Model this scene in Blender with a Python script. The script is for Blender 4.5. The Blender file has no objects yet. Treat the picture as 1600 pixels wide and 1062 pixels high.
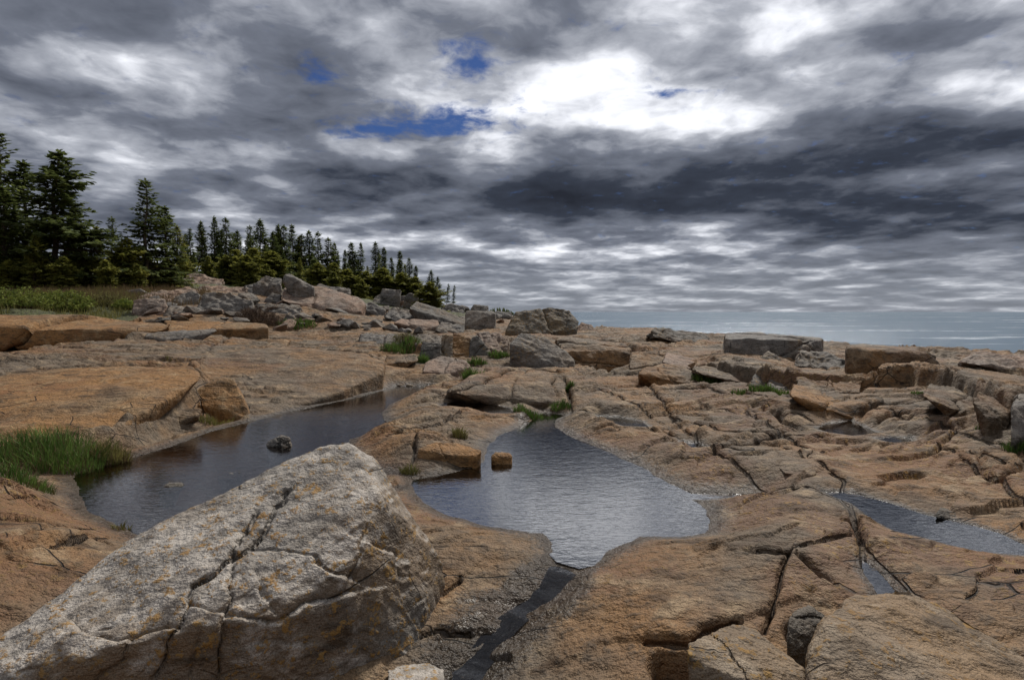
import bpy, bmesh, math, random
import numpy as np
from mathutils import Vector, Matrix
random.seed(7); RNG = np.random.RandomState(11)
SC = bpy.context.scene; COL = SC.collection
R = math.radians
# ------------------------------------------------------------------ camera
CAMZ = 2.0; F = 889.0; PITCH = math.atan(44/889.0)
cam = bpy.data.cameras.new('camera'); co = bpy.data.objects.new('camera', cam); COL.objects.link(co)
co.location = (0, 0, CAMZ); co.rotation_euler = (math.pi/2-PITCH, 0, 0)
cam.sensor_width = 36; cam.lens = 36*F/1600; cam.clip_start = .05; cam.clip_end = 60000
SC.camera = co
# ------------------------------------------------------------------ light
SUN_AZ, SUN_EL = R(26), R(48)            # azimuth measured from +Y (view direction) to +X
sun = bpy.data.lights.new('sun', 'SUN'); so = bpy.data.objects.new('sun', sun); COL.objects.link(so)
sun.energy = 2.2; sun.angle = R(9); sun.color = (1, .955, .89)
sd = Vector((math.sin(SUN_AZ)*math.cos(SUN_EL), math.cos(SUN_AZ)*math.cos(SUN_EL), math.sin(SUN_EL)))
so.rotation_euler = sd.to_track_quat('Z', 'Y').to_euler(); so.location = (0, 0, 60)
SC.view_settings.view_transform = 'Standard'; SC.view_settings.look = 'None'
SC.view_settings.gamma = 1; SC.view_settings.use_curve_mapping = False
SC.view_settings.exposure = .75
SC.render.engine = 'CYCLES'; SC.cycles.max_bounces = 5; SC.cycles.diffuse_bounces = 2; SC.cycles.glossy_bounces = 3; SC.cycles.transparent_max_bounces = 8; SC.cycles.caustics_reflective = False
CLOUD = .43                              # brightness of the thinnest cloud
CLOFF = .12
class NT:
    """small helper that wires shader nodes"""
    def __init__(s, t): s.t = t; s.n = t.nodes; s.n.clear()
    def put(s, sock, v):
        if isinstance(v, bpy.types.NodeSocket): s.t.links.new(v, sock)
        elif v is not None:
            if hasattr(sock.default_value, '__len__') and not hasattr(v, '__len__'): v = [v]*len(sock.default_value)
            if hasattr(sock.default_value, '__len__') and len(v) == 3 and len(sock.default_value) == 4: v = (*v, 1)
            sock.default_value = v
    def node(s, ty, ins={}, **kw):
        n = s.n.new(ty)
        for k, v in kw.items(): setattr(n, k, v)
        for k, v in ins.items(): s.put(n.inputs[k], v)
        return n
    def m(s, op, a, b=None, c=None, clamp=False):
        n = s.node('ShaderNodeMath', operation=op, use_clamp=clamp)
        for i, v in enumerate((a, b, c)):
            if v is not None: s.put(n.inputs[i], v)
        return n.outputs[0]
    def vm(s, op, a, b=None):
        n = s.node('ShaderNodeVectorMath', operation=op)
        s.put(n.inputs[0], a)
        if b is not None:
            if op == 'SCALE': s.put(n.inputs['Scale'], b)
            else: s.put(n.inputs[1], b)
        return n.outputs[0]
    def noise(s, vec, scale, detail=4, rough=.5, dist=0, out='Fac', **kw):
        return s.node('ShaderNodeTexNoise', {'Vector': vec, 'Scale': scale, 'Detail': detail, 'Roughness': rough, 'Distortion': dist}, **kw).outputs[out]
    def ss(s, x, a, b, lo=0., hi=1.):
        n = s.node('ShaderNodeMapRange', interpolation_type='SMOOTHSTEP')
        for k, v in zip(('Value', 'From Min', 'From Max', 'To Min', 'To Max'), (x, a, b, lo, hi)): s.put(n.inputs[k], v)
        return n.outputs[0]
    def mix(s, f, a, b, ty='MIX'):
        n = s.node('ShaderNodeMix', data_type='RGBA', blend_type=ty)
        s.put(n.inputs[0], f); s.put(n.inputs[6], a); s.put(n.inputs[7], b)
        return n.outputs[2]
    def ramp(s, f, stops):
        n = s.node('ShaderNodeValToRGB', {'Fac': f}); e = n.color_ramp.elements
        while len(e) < len(stops): e.new(.5)
        for q, (p, c) in zip(e, stops): q.position = p; q.color = (*c, 1) if len(c) == 3 else c
        return n.outputs[0]
# ------------------------------------------------------------------ sky: broken stratocumulus layer under a clear sky
W = bpy.data.worlds.new('World'); SC.world = W; W.use_nodes = True
t = NT(W.node_tree)
sky = t.node('ShaderNodeTexSky', sky_type='NISHITA', sun_disc=False, sun_elevation=SUN_EL, sun_rotation=SUN_AZ)
dirn = t.node('ShaderNodeTexCoord').outputs['Generated']
sx = t.node('ShaderNodeSeparateXYZ', {0: dirn}); dx, dy, dz = sx.outputs
den = t.m('ADD', t.m('MAXIMUM', dz, 0.0), CLOFF)
cx = t.m('DIVIDE', dx, den); cy = t.m('DIVIDE', dy, den)            # position on the flat cloud layer
P = t.node('ShaderNodeCombineXYZ', {0: cx, 1: cy, 2: 3.3}).outputs[0]
warp = t.vm('SCALE', t.vm('SUBTRACT', t.noise(P, 3.5, 2, .5, out='Color'), (.5, .5, .5)), .16)
Pw = t.vm('ADD', P, warp)
def blob(px, py, rx, ry, w):
    """a patch of thicker (w>0) or thinner (w<0) cloud, seen in this direction, at its place on the cloud layer"""
    v = Vector(((px-800)/F, 1, (487-py)/F)).normalized(); k = v.z+CLOFF; x0, y0 = v.x/k, v.y/k; rx = rx/F/k; ry = ry/F*v.y/k/k
    a = t.m('DIVIDE', t.m('SUBTRACT', wx, x0), rx); b = t.m('DIVIDE', t.m('SUBTRACT', wy, y0), ry)
    r2 = t.m('ADD', t.m('MULTIPLY', a, a), t.m('MULTIPLY', b, b))
    return t.m('MULTIPLY', t.m('POWER', 2.718, t.m('MULTIPLY', r2, -1.)), w)
sw = t.node('ShaderNodeSeparateXYZ', {0: Pw}); wx, wy = sw.outputs[0], sw.outputs[1]
n1 = t.noise(Pw, 2.1, 6, .50); n2 = t.noise(t.vm('ADD', P, (9, 4, 0)), .8, 2, .5)
n3 = t.noise(Pw, 6.5, 5, .58)
thick = t.m('ADD', t.m('MULTIPLY', n1, 1.45), t.m('ADD', t.m('MULTIPLY', n2, .7), t.m('MULTIPLY', n3, .44)))
thick = t.m('SUBTRACT', thick, .765)
BL = [(1080,185,150,40,-.40), (900,175,160,64,-.27), (1240,55,60,36,-.28), (1490,150,140,34,-.24), (180,120,70,32,-.2), (490,240,150,24,-.2), (780,245,70,36,-.16), (590,60,60,40,-.16), (1050,20,80,30,-.12), (1130,385,130,12,-.2), (350,130,90,30,-.12),
      (1300,315,480,60,.52), (900,330,240,32,.2), (1500,225,170,45,.22), (200,45,260,40,.12), (20,140,55,45,.26), (960,70,110,30,.14), (1150,50,60,40,.15), (350,200,120,24,.08), (450,305,260,30,.12), (1350,90,90,40,.1)]
for b in BL: thick = t.m('ADD', thick, blob(*b))
hole = None
for b in [(745,105,42,24,1.), (700,196,95,22,1.05), (495,120,40,16,.7), (590,212,60,16,.75), (1030,155,70,10,.6)]:
    q = blob(*b); hole = q if hole is None else t.m('ADD', hole, q)
hole = t.m('ADD', hole, t.m('MULTIPLY', t.m('SUBTRACT', t.noise(Pw, 11., 5, .6), .5), 2.2))
hole = t.ss(hole, .18, 1.05)
c = CLOUD
ccol = t.ramp(t.m('MULTIPLY', thick, .72), [(.075, (1.75*c, 1.78*c, 1.86*c)), (.195, (1.2*c, 1.23*c, 1.32*c)), (.305, (.60*c, .63*c, .71*c)), (.45, (.24*c, .265*c, .33*c)), (.72, (.058*c, .07*c, .10*c)), (1., (.03*c, .035*c, .05*c))])
far = t.ss(dz, .0, .13)                                             # the layer seen edge on evens out
ccol = t.mix(t.m('SUBTRACT', 1., t.m('MULTIPLY', t.m('SUBTRACT', 1., far), .55)), (.42*c, .45*c, .50*c), ccol)
clear = t.vm('SCALE', t.mix(1., sky.outputs[0], (.24, .38, .72), 'MULTIPLY'), .036)
colr = t.mix(hole, ccol, clear)
bg = t.node('ShaderNodeBackground', {'Color': colr, 'Strength': 1.0})
t.node('ShaderNodeOutputWorld', {'Surface': bg.outputs[0]})
# ------------------------------------------------------------------ numpy noise
_p = RNG.permutation(256); PERM = np.concatenate([_p, _p, _p]).astype(np.int64)
_g = RNG.normal(size=(256, 3)); GR = _g/np.linalg.norm(_g, axis=1)[:, None]
def perlin(p, seed=0):
    p = p + seed*17.31; i = np.floor(p).astype(np.int64); f = p-i; u = f*f*f*(f*(f*6-15)+10); i &= 255
    r = 0
    for a in (0, 1):
        wa = u[:, 0] if a else 1-u[:, 0]; ha = PERM[i[:, 0]+a]
        for b in (0, 1):
            wb = wa*(u[:, 1] if b else 1-u[:, 1]); hb = PERM[(ha+i[:, 1]+b)]
            for d in (0, 1):
                g = GR[PERM[(hb+i[:, 2]+d)] & 255]
                r = r + wb*(u[:, 2] if d else 1-u[:, 2])*(g[:, 0]*(f[:, 0]-a)+g[:, 1]*(f[:, 1]-b)+g[:, 2]*(f[:, 2]-d))
    return r*1.5
def fbm(p, o=4, seed=0, gain=.5):
    s = 0; a = 1.; q = p
    for k in range(o): s = s+a*perlin(q, seed+k*3); q = q*2.03; a *= gain
    return s
def sstep(x, a, b):
    t_ = np.clip((x-a)/(b-a), 0, 1); return t_*t_*(3-2*t_)
def segdist(X, Y, pts, closed=False):
    """distance to a polyline and its signed side (positive on the left of its run)"""
    best = np.full(X.shape, 1e9); side = np.zeros(X.shape); tt = np.zeros(X.shape)
    n = len(pts); m = n if closed else n-1
    for k in range(m):
        ax, ay = pts[k]; bx, by = pts[(k+1) % n]; ex, ey = bx-ax, by-ay; L = ex*ex+ey*ey+1e-12
        u = np.clip(((X-ax)*ex+(Y-ay)*ey)/L, 0, 1); d = np.hypot(X-ax-u*ex, Y-ay-u*ey); w = d < best
        best = np.where(w, d, best); side = np.where(w, np.sign(ex*(Y-ay)-ey*(X-ax)), side); tt = np.where(w, (k+u)/m, tt)
    return best, side, tt
def inside(X, Y, pts):
    r = np.zeros(X.shape, bool); n = len(pts)
    for k in range(n):
        ax, ay = pts[k]; bx, by = pts[(k+1) % n]
        if ay == by: continue
        c_ = ((ay > Y) != (by > Y)) & (X < (bx-ax)*(Y-ay)/(by-ay)+ax); r ^= c_
    return r
# ------------------------------------------------------------------ pixels of the photograph -> directions -> places
FW = np.array((0, math.cos(PITCH), -math.sin(PITCH))); UP = np.array((0, math.sin(PITCH), math.cos(PITCH))); RT = np.array((1., 0, 0))
def ray(px, py):
    v = FW+RT*(px-800)/F-UP*(py-531)/F; return v/v[1]               # one metre of depth along Y
def at_depth(px, py, d): return np.array((0, 0, CAMZ))+ray(px, py)*d
def at_z(px, py, z):
    v = ray(px, py); return np.array((0, 0, CAMZ))+v*((z-CAMZ)/v[2])
def to_px(V):
    q = V-np.array((0, 0, CAMZ)); d = q@FW; return 800+F*(q@RT)/d, 531-F*(q@UP)/d
# ------------------------------------------------------------------ the lie of the land: spot heights, (px, py, z) or (px, py, depth, 'd')
SPOT = [(-300,1000,.35),(0,900,.32),(60,765,.30),(0,775,.33),(80,728,.10),(0,735,.10),(130,850,.2),(185,840,.08),
 (640,1010,-.16),(700,900,-.02),(740,1040,-.24),(850,915,-.07),(760,850,.05),(660,800,.05),(640,900,.0),
 (950,920,.06),(1050,950,.12),(1000,1050,.0),(1100,870,.1),(1200,790,.16),(1250,850,.22),(1400,850,.16),(1500,900,.22),(1600,905,.2),
 (1400,1000,.1),(1600,1062,.15),(1250,1062,.02),(1850,950,.2),(1850,1062,.2),(1300,740,.15),(1450,740,.15),(1600,790,.2),(1180,690,.12),
 (1050,640,.12),(1000,605,.15),(1150,625,.15),(1250,650,.18),(1400,665,.2),(1600,710,.3),(1850,730,.3),(1380,620,.33),(1480,630,.38),(1600,650,.5),(1800,650,.5),
 (700,650,.1),(560,700,.1),(650,705,.12),(740,690,.08),(800,605,.2),(700,592,.2),(860,615,.2),(950,625,.15),(640,585,.25),(760,575,.28),(900,590,.22),(1000,588,.22),
 (960,540,.80),(900,527,.9),(1050,552,.66),(1150,572,.48),(740,530,.85),(700,540,.66),(640,552,.55),(600,562,.5),(850,523,.92),(950,514,.95),(1100,524,.85),(1250,566,.5),
 (1400,585,.42),(1550,565,.55),(1600,590,.5),(1800,580,.5),(1500,550,.6),(1300,548,.6),(1700,558,.55),
 (340,594,.6),(200,600,.7),(0,605,.72),(100,645,.5),(0,670,.3),(395,652,.04),(450,625,.3),(550,595,.36),(590,578,.42),(500,562,.56),(400,552,.68),(300,562,.72),
 (0,545,.95),(200,538,.98),(-300,560,.9),(-300,700,.45),(0,505,1.5),(100,503,1.5),(200,518,1.25),(270,517,1.15),(350,517,1.1),(450,517,1.05),(550,522,.95),(-300,500,1.6),
 (50,482,28,'d'),(200,476,32,'d'),(0,452,42,'d'),(100,450,42,'d'),(250,455,46,'d'),(300,447,55,'d'),(400,450,48,'d'),(450,458,45,'d'),(600,472,60,'d'),(700,484,75,'d'),(760,494,80,'d'),
 (600,488,45,'d'),(500,492,32,'d'),(400,497,29,'d'),(300,497,27,'d'),(250,484,31,'d'),(700,505,40,'d'),(650,503,38,'d'),(760,512,40,'d'),(400,447,95,'d'),(550,460,115,'d'),(690,486,160,'d'),
 (0,405,80,'d'),(200,405,90,'d'),(-300,400,80,'d'),(-300,470,35,'d'),(725,491,210,'d'),(350,430,230,'d'),(0,400,200,'d'),(800,496,80,'d'),(900,512,48,'d')]
SP = np.array([at_depth(s[0], s[1], s[2]) if len(s) == 4 else at_z(*s) for s in SPOT] +
              [(-2, .5, .2), (2, .5, .1), (.7, 2.3, .0), (1.6, 2.2, .05), (.1, 2.3, -.15), (-1.2, 2.4, -.30), (-2.2, 2.1, -.25), (-.6, 2.9, -.25), (0, -3, .1), (-6, -4, .4), (6, -4, .2), (-40, -30, 1), (40, -30, .5), (0, -60, 1.), (30, 5, .4), (-25, 5, 1.2)])
def lp(x, y): r = np.hypot(x, y+1.5)+.6; return np.stack([np.arctan2(x, y+1.5)*1.0, np.log(r)], -1)
SU = lp(SP[:, 0], SP[:, 1])
def kern(d2): return np.where(d2 > 1e-12, d2*np.log(d2+1e-12), 0)
N_ = len(SU); A = np.zeros((N_+3, N_+3)); A[:N_, :N_] = kern(((SU[:, None]-SU[None])**2).sum(-1))+np.eye(N_)*.004
A[:N_, N_] = 1; A[:N_, N_+1:] = SU; A[N_, :N_] = 1; A[N_+1:, :N_] = SU.T
CO = np.linalg.solve(A, np.concatenate([SP[:, 2], np.zeros(3)]))
def base_z(x, y):
    x = np.atleast_1d(x).astype(float); y = np.atleast_1d(y).astype(float); out = np.zeros(len(x))
    for k in range(0, len(x), 60000):
        u = lp(x[k:k+60000], y[k:k+60000]); out[k:k+60000] = kern(((u[:, None]-SU[None])**2).sum(-1))@CO[:N_]+CO[N_]+u@CO[N_+1:]
    return out
DS = np.geomspace(1.5, 400, 500)
def on_land(px, py, zf=None):
    """where the ray through a pixel meets the land"""
    v = ray(px, py); X, Y, Z = v[0]*DS, v[1]*DS, CAMZ+v[2]*DS; h = (zf or base_z)(X, Y); k = np.argmax(Z < h)
    if not (Z < h).any(): k = len(DS)-1
    if k > 0:
        a, b = Z[k-1]-h[k-1], h[k]-Z[k]; u = a/(a+b+1e-9); d = DS[k-1]+(DS[k]-DS[k-1])*u
    else: d = DS[0]
    return at_depth(px, py, d)
# pools: outline in the photograph, water level
POOLS = [
 ('large_tide_pool', 'long narrow pool with dark amber reflections below the left rock slabs', 0.0,
  [(115,740),(125,765),(140,800),(180,820),(212,834),(260,850),(400,850),(520,800),(605,772),(640,760),(657,757),(655,748),(625,744),(595,738),(560,722),(540,700),(548,686),(580,676),(603,663),(597,645),(606,632),(640,617),(690,608),(710,605),(660,603),(620,603),(600,609),(560,620),(500,633),(440,646),(392,658),(330,674),(280,692),(215,713),(170,724)]),
 ('central_pool', 'broad silvery pool in the middle with a lone rock in it', 0.0,
  [(646,750),(650,768),(662,785),(700,805),(760,820),(800,828),(850,832),(862,848),(868,862),(880,874),(905,882),(930,876),(945,862),(970,848),(1000,838),(1060,838),(1100,832),(1113,815),(1103,795),(1085,781),(1130,777),(1165,774),(1130,770),(1080,772),(1040,751),(1000,729),(950,706),(900,686),(868,669),(864,657),(882,648),(850,645),(830,652),(815,665),(780,681),(765,693),(762,706),(755,722),(720,735),(670,745)]),
 ('rock_pool', 'thin crescent pool behind the peninsula between the two big pools', None, [(688,632),(715,627),(760,630),(795,638),(802,645),(770,646),(740,641),(700,636)]),
 ('rock_pool', 'small sliver of water right of the grass tuft at the head of the central pool', None, [(935,650),(965,651),(1005,659),(1012,666),(975,665),(945,658)]),
 ('rock_pool', 'long tapering pool reaching the right edge of the picture', None, [(1288,769),(1330,769),(1400,789),(1450,805),(1500,815),(1560,832),(1600,850),(1680,880),(1640,880),(1600,866),(1540,862),(1500,855),(1440,838),(1400,830),(1370,815),(1330,786)]),
 ('rock_pool', 'small triangular pool on the right rock field below the brown wedge', None, [(1276,669),(1300,661),(1330,657),(1345,665),(1374,677),(1330,680),(1295,675)]),
 ('rock_pool', 'tiny flat puddle just right of the small triangular pool', None, [(1373,686),(1395,683),(1425,684),(1422,692),(1395,692)]),
 ('rock_pool', 'water in the narrow cleft above the lichen covered boulder', None, [(1348,876),(1362,884),(1388,910),(1408,938),(1395,942),(1374,938),(1364,916),(1352,895)]),
 ('rock_pool', 'tiny puddle in a joint between the central pool and the right field', None, [(1065,690),(1090,692),(1112,702),(1090,702),(1072,697)]),
]
PW = []
for nm, lab, lv, pp in POOLS:
    if lv is None: lv = float(np.mean([on_land(*q)[2] for q in pp]))-.015
    PW.append((nm, lab, lv, np.array([at_z(a, b, lv)[:2] for a, b in pp])))
# joints and cracks in the bedrock, traced: (pixels, depth, width)
CRACK = [([(1300,770),(1330,800),(1345,850),(1350,880),(1400,935)],.14,.05),([(1340,850),(1400,900),(1440,960),(1500,1000)],.04,.02),([(1000,590),(1040,640),(1070,675),(1110,705)],.08,.035),
 ([(895,640),(960,660),(1000,665),(1070,690)],.07,.03),([(880,590),(890,620),(893,645)],.15,.09),([(1075,680),(1130,720),(1200,760),(1290,770)],.05,.02),([(1120,705),(1160,712),(1220,708)],.05,.02),
 ([(1220,700),(1280,735),(1320,760),(1310,780)],.05,.02),([(930,610),(990,640),(1030,660)],.05,.02),([(1040,650),(1150,680),(1300,690)],.04,.02),([(1500,720),(1560,760),(1600,800)],.05,.03),
 ([(1235,865),(1220,905),(1205,960),(1190,1000)],.07,.025),
 ([(1180,865),(1210,870),(1250,865),(1330,840)],.04,.02),([(1000,1000),(1080,1005),(1100,985),(1160,970)],.06,.03),([(1270,770),(1330,790),(1340,830)],.04,.02),
 ([(1340,940),(1300,920),(1260,890),(1245,880)],.10,.05),([(0,790),(50,770),(90,765),(120,762)],.08,.04),([(0,860),(60,835),(120,815),(150,810)],.07,.04),([(0,870),(70,860),(140,835),(170,830)],.05,.03),
 ([(0,560),(100,553),(200,552),(290,560)],.10,.05),([(0,588),(70,578),(150,575),(220,572),(290,565)],.10,.04),([(300,560),(360,530),(420,525)],.07,.03),([(380,580),(440,565),(500,560)],.06,.03),
 ([(650,700),(640,730)],.08,.03),([(600,690),(650,680),(690,672)],.03,.02),([(690,672),(720,650),(760,645)],.04,.02),([(700,600),(760,590),(820,580),(880,585)],.07,.03),([(750,620),(820,600),(870,605)],.05,.03),
 ([(1100,640),(1200,650),(1280,665)],.05,.02),([(1350,640),(1420,660),(1500,680),(1600,720)],.06,.03),([(1000,620),(1100,615),(1200,630)],.04,.02),([(1380,700),(1480,705),(1600,740)],.04,.02),([(1150,640),(1250,700),(1290,720)],.04,.02),
 ([(640,940),(690,930),(720,905)],.05,.02),([(625,1010),(680,990),(740,985)],.04,.02)]
CRW = [(np.array([on_land(*q)[:2] for q in p]), d, w) for p, d, w in CRACK]
# ledges: lips whose far side stands higher: (pixels from left to right, height, reach of the raised side)
LEDGE = [([(600,545),(650,556),(700,560),(790,553)],.30,5),([(1040,585),(1100,588),(1180,602),(1240,612),(1330,612),(1420,608),(1480,622),(1540,655),(1600,690)],.42,3.5),([(1000,560),(1080,575),(1160,590)],.12,3),
 
 ([(1210,742),(1270,748),(1312,738)],.07,.8),([(1325,655),(1260,640),(1200,615)],.05,1.5),([(1420,640),(1500,660),(1570,700)],.08,2),([(560,735),(640,735),(700,722),(760,715)],.05,.7),([(600,690),(660,672),(740,660)],.04,.8),
 ([(1100,800),(1200,815),(1300,800)],.04,1.),([(0,800),(60,775),(120,768)],.07,.8),([(0,872),(80,855),(160,832)],.09,.7),([(380,535),(470,540),(560,545),(610,548)],.10,3),
 ([(640,600),(720,585),(800,590),(870,600)],.08,2),([(1440,770),(1520,790),(1600,820)],.05,1.2),([(1150,645),(1300,655),(1420,675)],.05,1.5)]
LDW = [(np.array([on_land(*q)[:2] for q in p]), h, L) for p, h, L in LEDGE]
HOLLOW = [([(-170,735),(0,697),(120,682),(185,668),(285,612),(320,588),(300,572),(200,572),(0,577),(-170,585)],.4),([(330,652),(392,645),(470,628),(540,606),(600,582),(602,566),(570,552),(450,540),(340,548),(300,575)],.35),
 ([(-200,558),(0,551),(180,533),(262,520),(250,499),(0,497),(-200,498)],.6),([(110,695),(190,658),(277,617),(345,586),(396,645),(386,660),(300,672),(200,694)],.42),([(876,548),(897,563),(952,581),(1045,560),(980,536),(880,526)],.3),([(1132,556),(1240,561),(1287,551),(1280,530),(1140,530)],.2)]
HLW = [(np.array([on_land(*q)[:2] for q in p]), d) for p, d in HOLLOW]
STREAM = np.array([on_land(*q)[:2] for q in [(893,872),(880,890),(860,920),(815,955),(770,995),(740,1035),(715,1075),(690,1120)]])
PITS = [(1055,1040,.14,.4),(1262,1000,.12,.4),(1262,930,.05,.05)]
PTW = [(on_land(a, b)[:2], r, d) for a, b, r, d in PITS]
def coastp(px, py, z): return at_z(px, py, z)[:2]
COAST = np.array([(60., -20.), (30., 8.), coastp(1700, 562, .5), coastp(1600, 551, .55), coastp(1480, 544, .6), coastp(1300, 535, .75), coastp(1150, 522, .9), coastp(1010, 514, .95), coastp(930, 509, .95), coastp(880, 503, .9), at_depth(800, 500, 95)[:2], at_depth(765, 480, 240)[:2], at_depth(700, 480, 500)[:2]])
SEA = -4.0
def cells(u, v, seed):
    """jointed blocks: per point a random number and tilt of its block and the distance to the nearest joint"""
    iu, iv = np.floor(u).astype(np.int64), np.floor(v).astype(np.int64); f1 = np.full(u.shape, 9.); f2 = f1.copy(); cid = np.zeros(u.shape, np.int64); du = np.zeros(u.shape); dv = du.copy()
    for a in (-1, 0, 1):
        for b in (-1, 0, 1):
            h = PERM[(PERM[(iu+a+seed) & 255]+iv+b) & 255]; p = iu+a+.5+.8*(GR[h, 0]*.5); q = iv+b+.5+.8*(GR[h, 1]*.5); d = np.hypot(u-p, v-q); n = d < f1
            f2 = np.where(n, f1, np.minimum(f2, d)); cid = np.where(n, h, cid); du = np.where(n, u-p, du); dv = np.where(n, v-q, dv); f1 = np.where(n, d, f1)
    return GR[cid, 2], GR[cid, 0]*du+GR[cid, 1]*dv, f2-f1
def land(x, y):
    z = base_z(x, y); r = np.hypot(x, y); near = 1/(1+(r/14)**2)
    P3 = np.stack([x, y, np.zeros_like(x)], -1)
    ca, sa = math.cos(-.45), math.sin(-.45)
    Q = np.stack([(x*ca-y*sa)*.42, (x*sa+y*ca)*1.15, np.zeros_like(x)], -1)
    z = z+.10*fbm(P3*.40, 2, 1)*sstep(r, 3, 9)
    # exfoliation sheets: thin steps with sharp lips
    n = fbm(Q*.55, 4, 5)*2.6+fbm(P3*1.7, 2, 8)*.08; k = np.floor(n); f = n-k
    z = z+(k+sstep(f, .0, .07)-n*.72)*.085*sstep(r, 3, 7)*(1-.3*sstep(r, 30, 60))
    n = fbm(Q*1.5+7, 3, 15)*1.8; k = np.floor(n); f = n-k
    z = z+(k+sstep(f, .0, .09)-n*.8)*.042*sstep(fbm(P3*.4, 2, 21), -.15, .25)
    z = z+.010*fbm(P3*2.3, 3, 30)+.006*fbm(P3*9, 3, 33)*near
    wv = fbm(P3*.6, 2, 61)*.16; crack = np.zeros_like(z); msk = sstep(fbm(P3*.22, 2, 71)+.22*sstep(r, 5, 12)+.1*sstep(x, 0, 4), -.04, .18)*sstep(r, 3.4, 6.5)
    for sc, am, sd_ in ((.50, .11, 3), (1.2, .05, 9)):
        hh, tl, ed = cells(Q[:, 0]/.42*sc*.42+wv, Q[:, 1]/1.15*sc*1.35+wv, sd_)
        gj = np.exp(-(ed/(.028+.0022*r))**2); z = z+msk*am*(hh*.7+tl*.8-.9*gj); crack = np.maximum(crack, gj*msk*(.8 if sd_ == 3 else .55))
    hill = sstep(r, 30, 60); z = z+hill*.2*fbm(P3*.12, 3, 44)
    wob = fbm(P3*3., 3, 50)
    for pts, h, L in LDW:
        lo = pts.min(0)-L*1.2-1; hi = pts.max(0)+L*1.2+1
        m = (x > lo[0]) & (x < hi[0]) & (y > lo[1]) & (y < hi[1])
        if not m.any(): continue
        d, s, tt = segdist(x[m], y[m], pts); s_ = d*s+wob[m]*.05
        end = sstep(tt, 0, .12)*sstep(1-tt, 0, .12)
        z[m] += h*sstep(s_, -.02, .06+.004*r[m])*np.exp(-np.maximum(s_, 0)/L*1.6)*end
    for pts, dp in HLW:                                              # beds in which the loose slabs lie
        d = segdist(x, y, pts, True)[0]; z = z-dp*np.where(inside(x, y, pts), sstep(d, 0, .35), 0)
    for pts, dp, w in CRW:
        lo = pts.min(0)-1; hi = pts.max(0)+1; m = (x > lo[0]) & (x < hi[0]) & (y > lo[1]) & (y < hi[1])
        if not m.any(): continue
        d, s, tt = segdist(x[m]+wob[m]*.03, y[m]+wob[m]*.03, pts); w_ = np.maximum(w*.7, r[m]*.0042)
        g = np.exp(-(d/w_)**2)*sstep(tt, 0, .05)*sstep(1-tt, 0, .05)
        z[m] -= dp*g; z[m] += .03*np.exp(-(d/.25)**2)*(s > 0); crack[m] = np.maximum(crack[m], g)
    for c_, rr, dp in PTW:
        d = np.hypot(x-c_[0], y-c_[1])/rr+wob*.25; z = z-dp*(1-sstep(d, .25, 1.3))
    d, s, tt = segdist(x, y, STREAM); wet = np.exp(-(np.maximum(d+wob*.14-.10, 0)/.26)**2)*.9
    z = z-.045*np.exp(-(d/.15)**2)*sstep(tt, .05, .3)
    for nm, lab, lv, pts in PW:
        lo = pts.min(0)-2.5; hi = pts.max(0)+2.5; m = (x > lo[0]) & (x < hi[0]) & (y > lo[1]) & (y < hi[1])
        if not m.any(): continue
        d, s, tt = segdist(x[m], y[m], pts, True); s_ = np.where(inside(x[m], y[m], pts), -d, d)
        big = lv == 0.0; s_ = s_+wob[m]*(.035 if big else .015)
        Rr = .75 if big else .3
        zz = z[m]; st = d*0
        if big: st = np.exp(-(segdist(x[m], y[m], STREAM)[0]/.22)**2)
        low = (lv+np.minimum(.05, .16*s_)-1.2*np.maximum(0, s_-.2))*(1-st)+st*(lv-.02-.35*np.maximum(s_, 0))
        up = np.maximum(zz*sstep(s_, 0, Rr)+(lv+(.16-.4*st)*s_)*(1-sstep(s_, 0, Rr)), low)
        dn = lv-np.minimum(.30 if big else .08, .015+.30*np.abs(s_))+.012*wob[m]
        z[m] = np.where(s_ > 0, np.where(s_ < Rr*1.3, up, zz), np.minimum(dn, lv-.006))
        wet[m] = np.maximum(wet[m], np.where(s_ > 0, np.exp(-np.maximum(s_, 0)/(.24 if big else .09)), np.exp(np.minimum(s_, 0)/.10)))
    gx_ = 800+F*x/np.maximum(y, .1); z = np.where((r > 62) & (y > 0), np.minimum(z, 1.75+9*sstep(690-gx_, 0, 130)+.004*(75-np.minimum(r, 75))), z)
    # the shore falls away to the sea
    m = (x > -80)
    d, s, tt = segdist(x[m], y[m], COAST); s_ = -d*s
    fall = sstep(s_+1.2*wob[m], -.5, 5.+.05*r[m]); z[m] = z[m]*(1-fall)+(SEA-3)*fall
    return z, crack, np.clip(wet, 0, 1)
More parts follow.
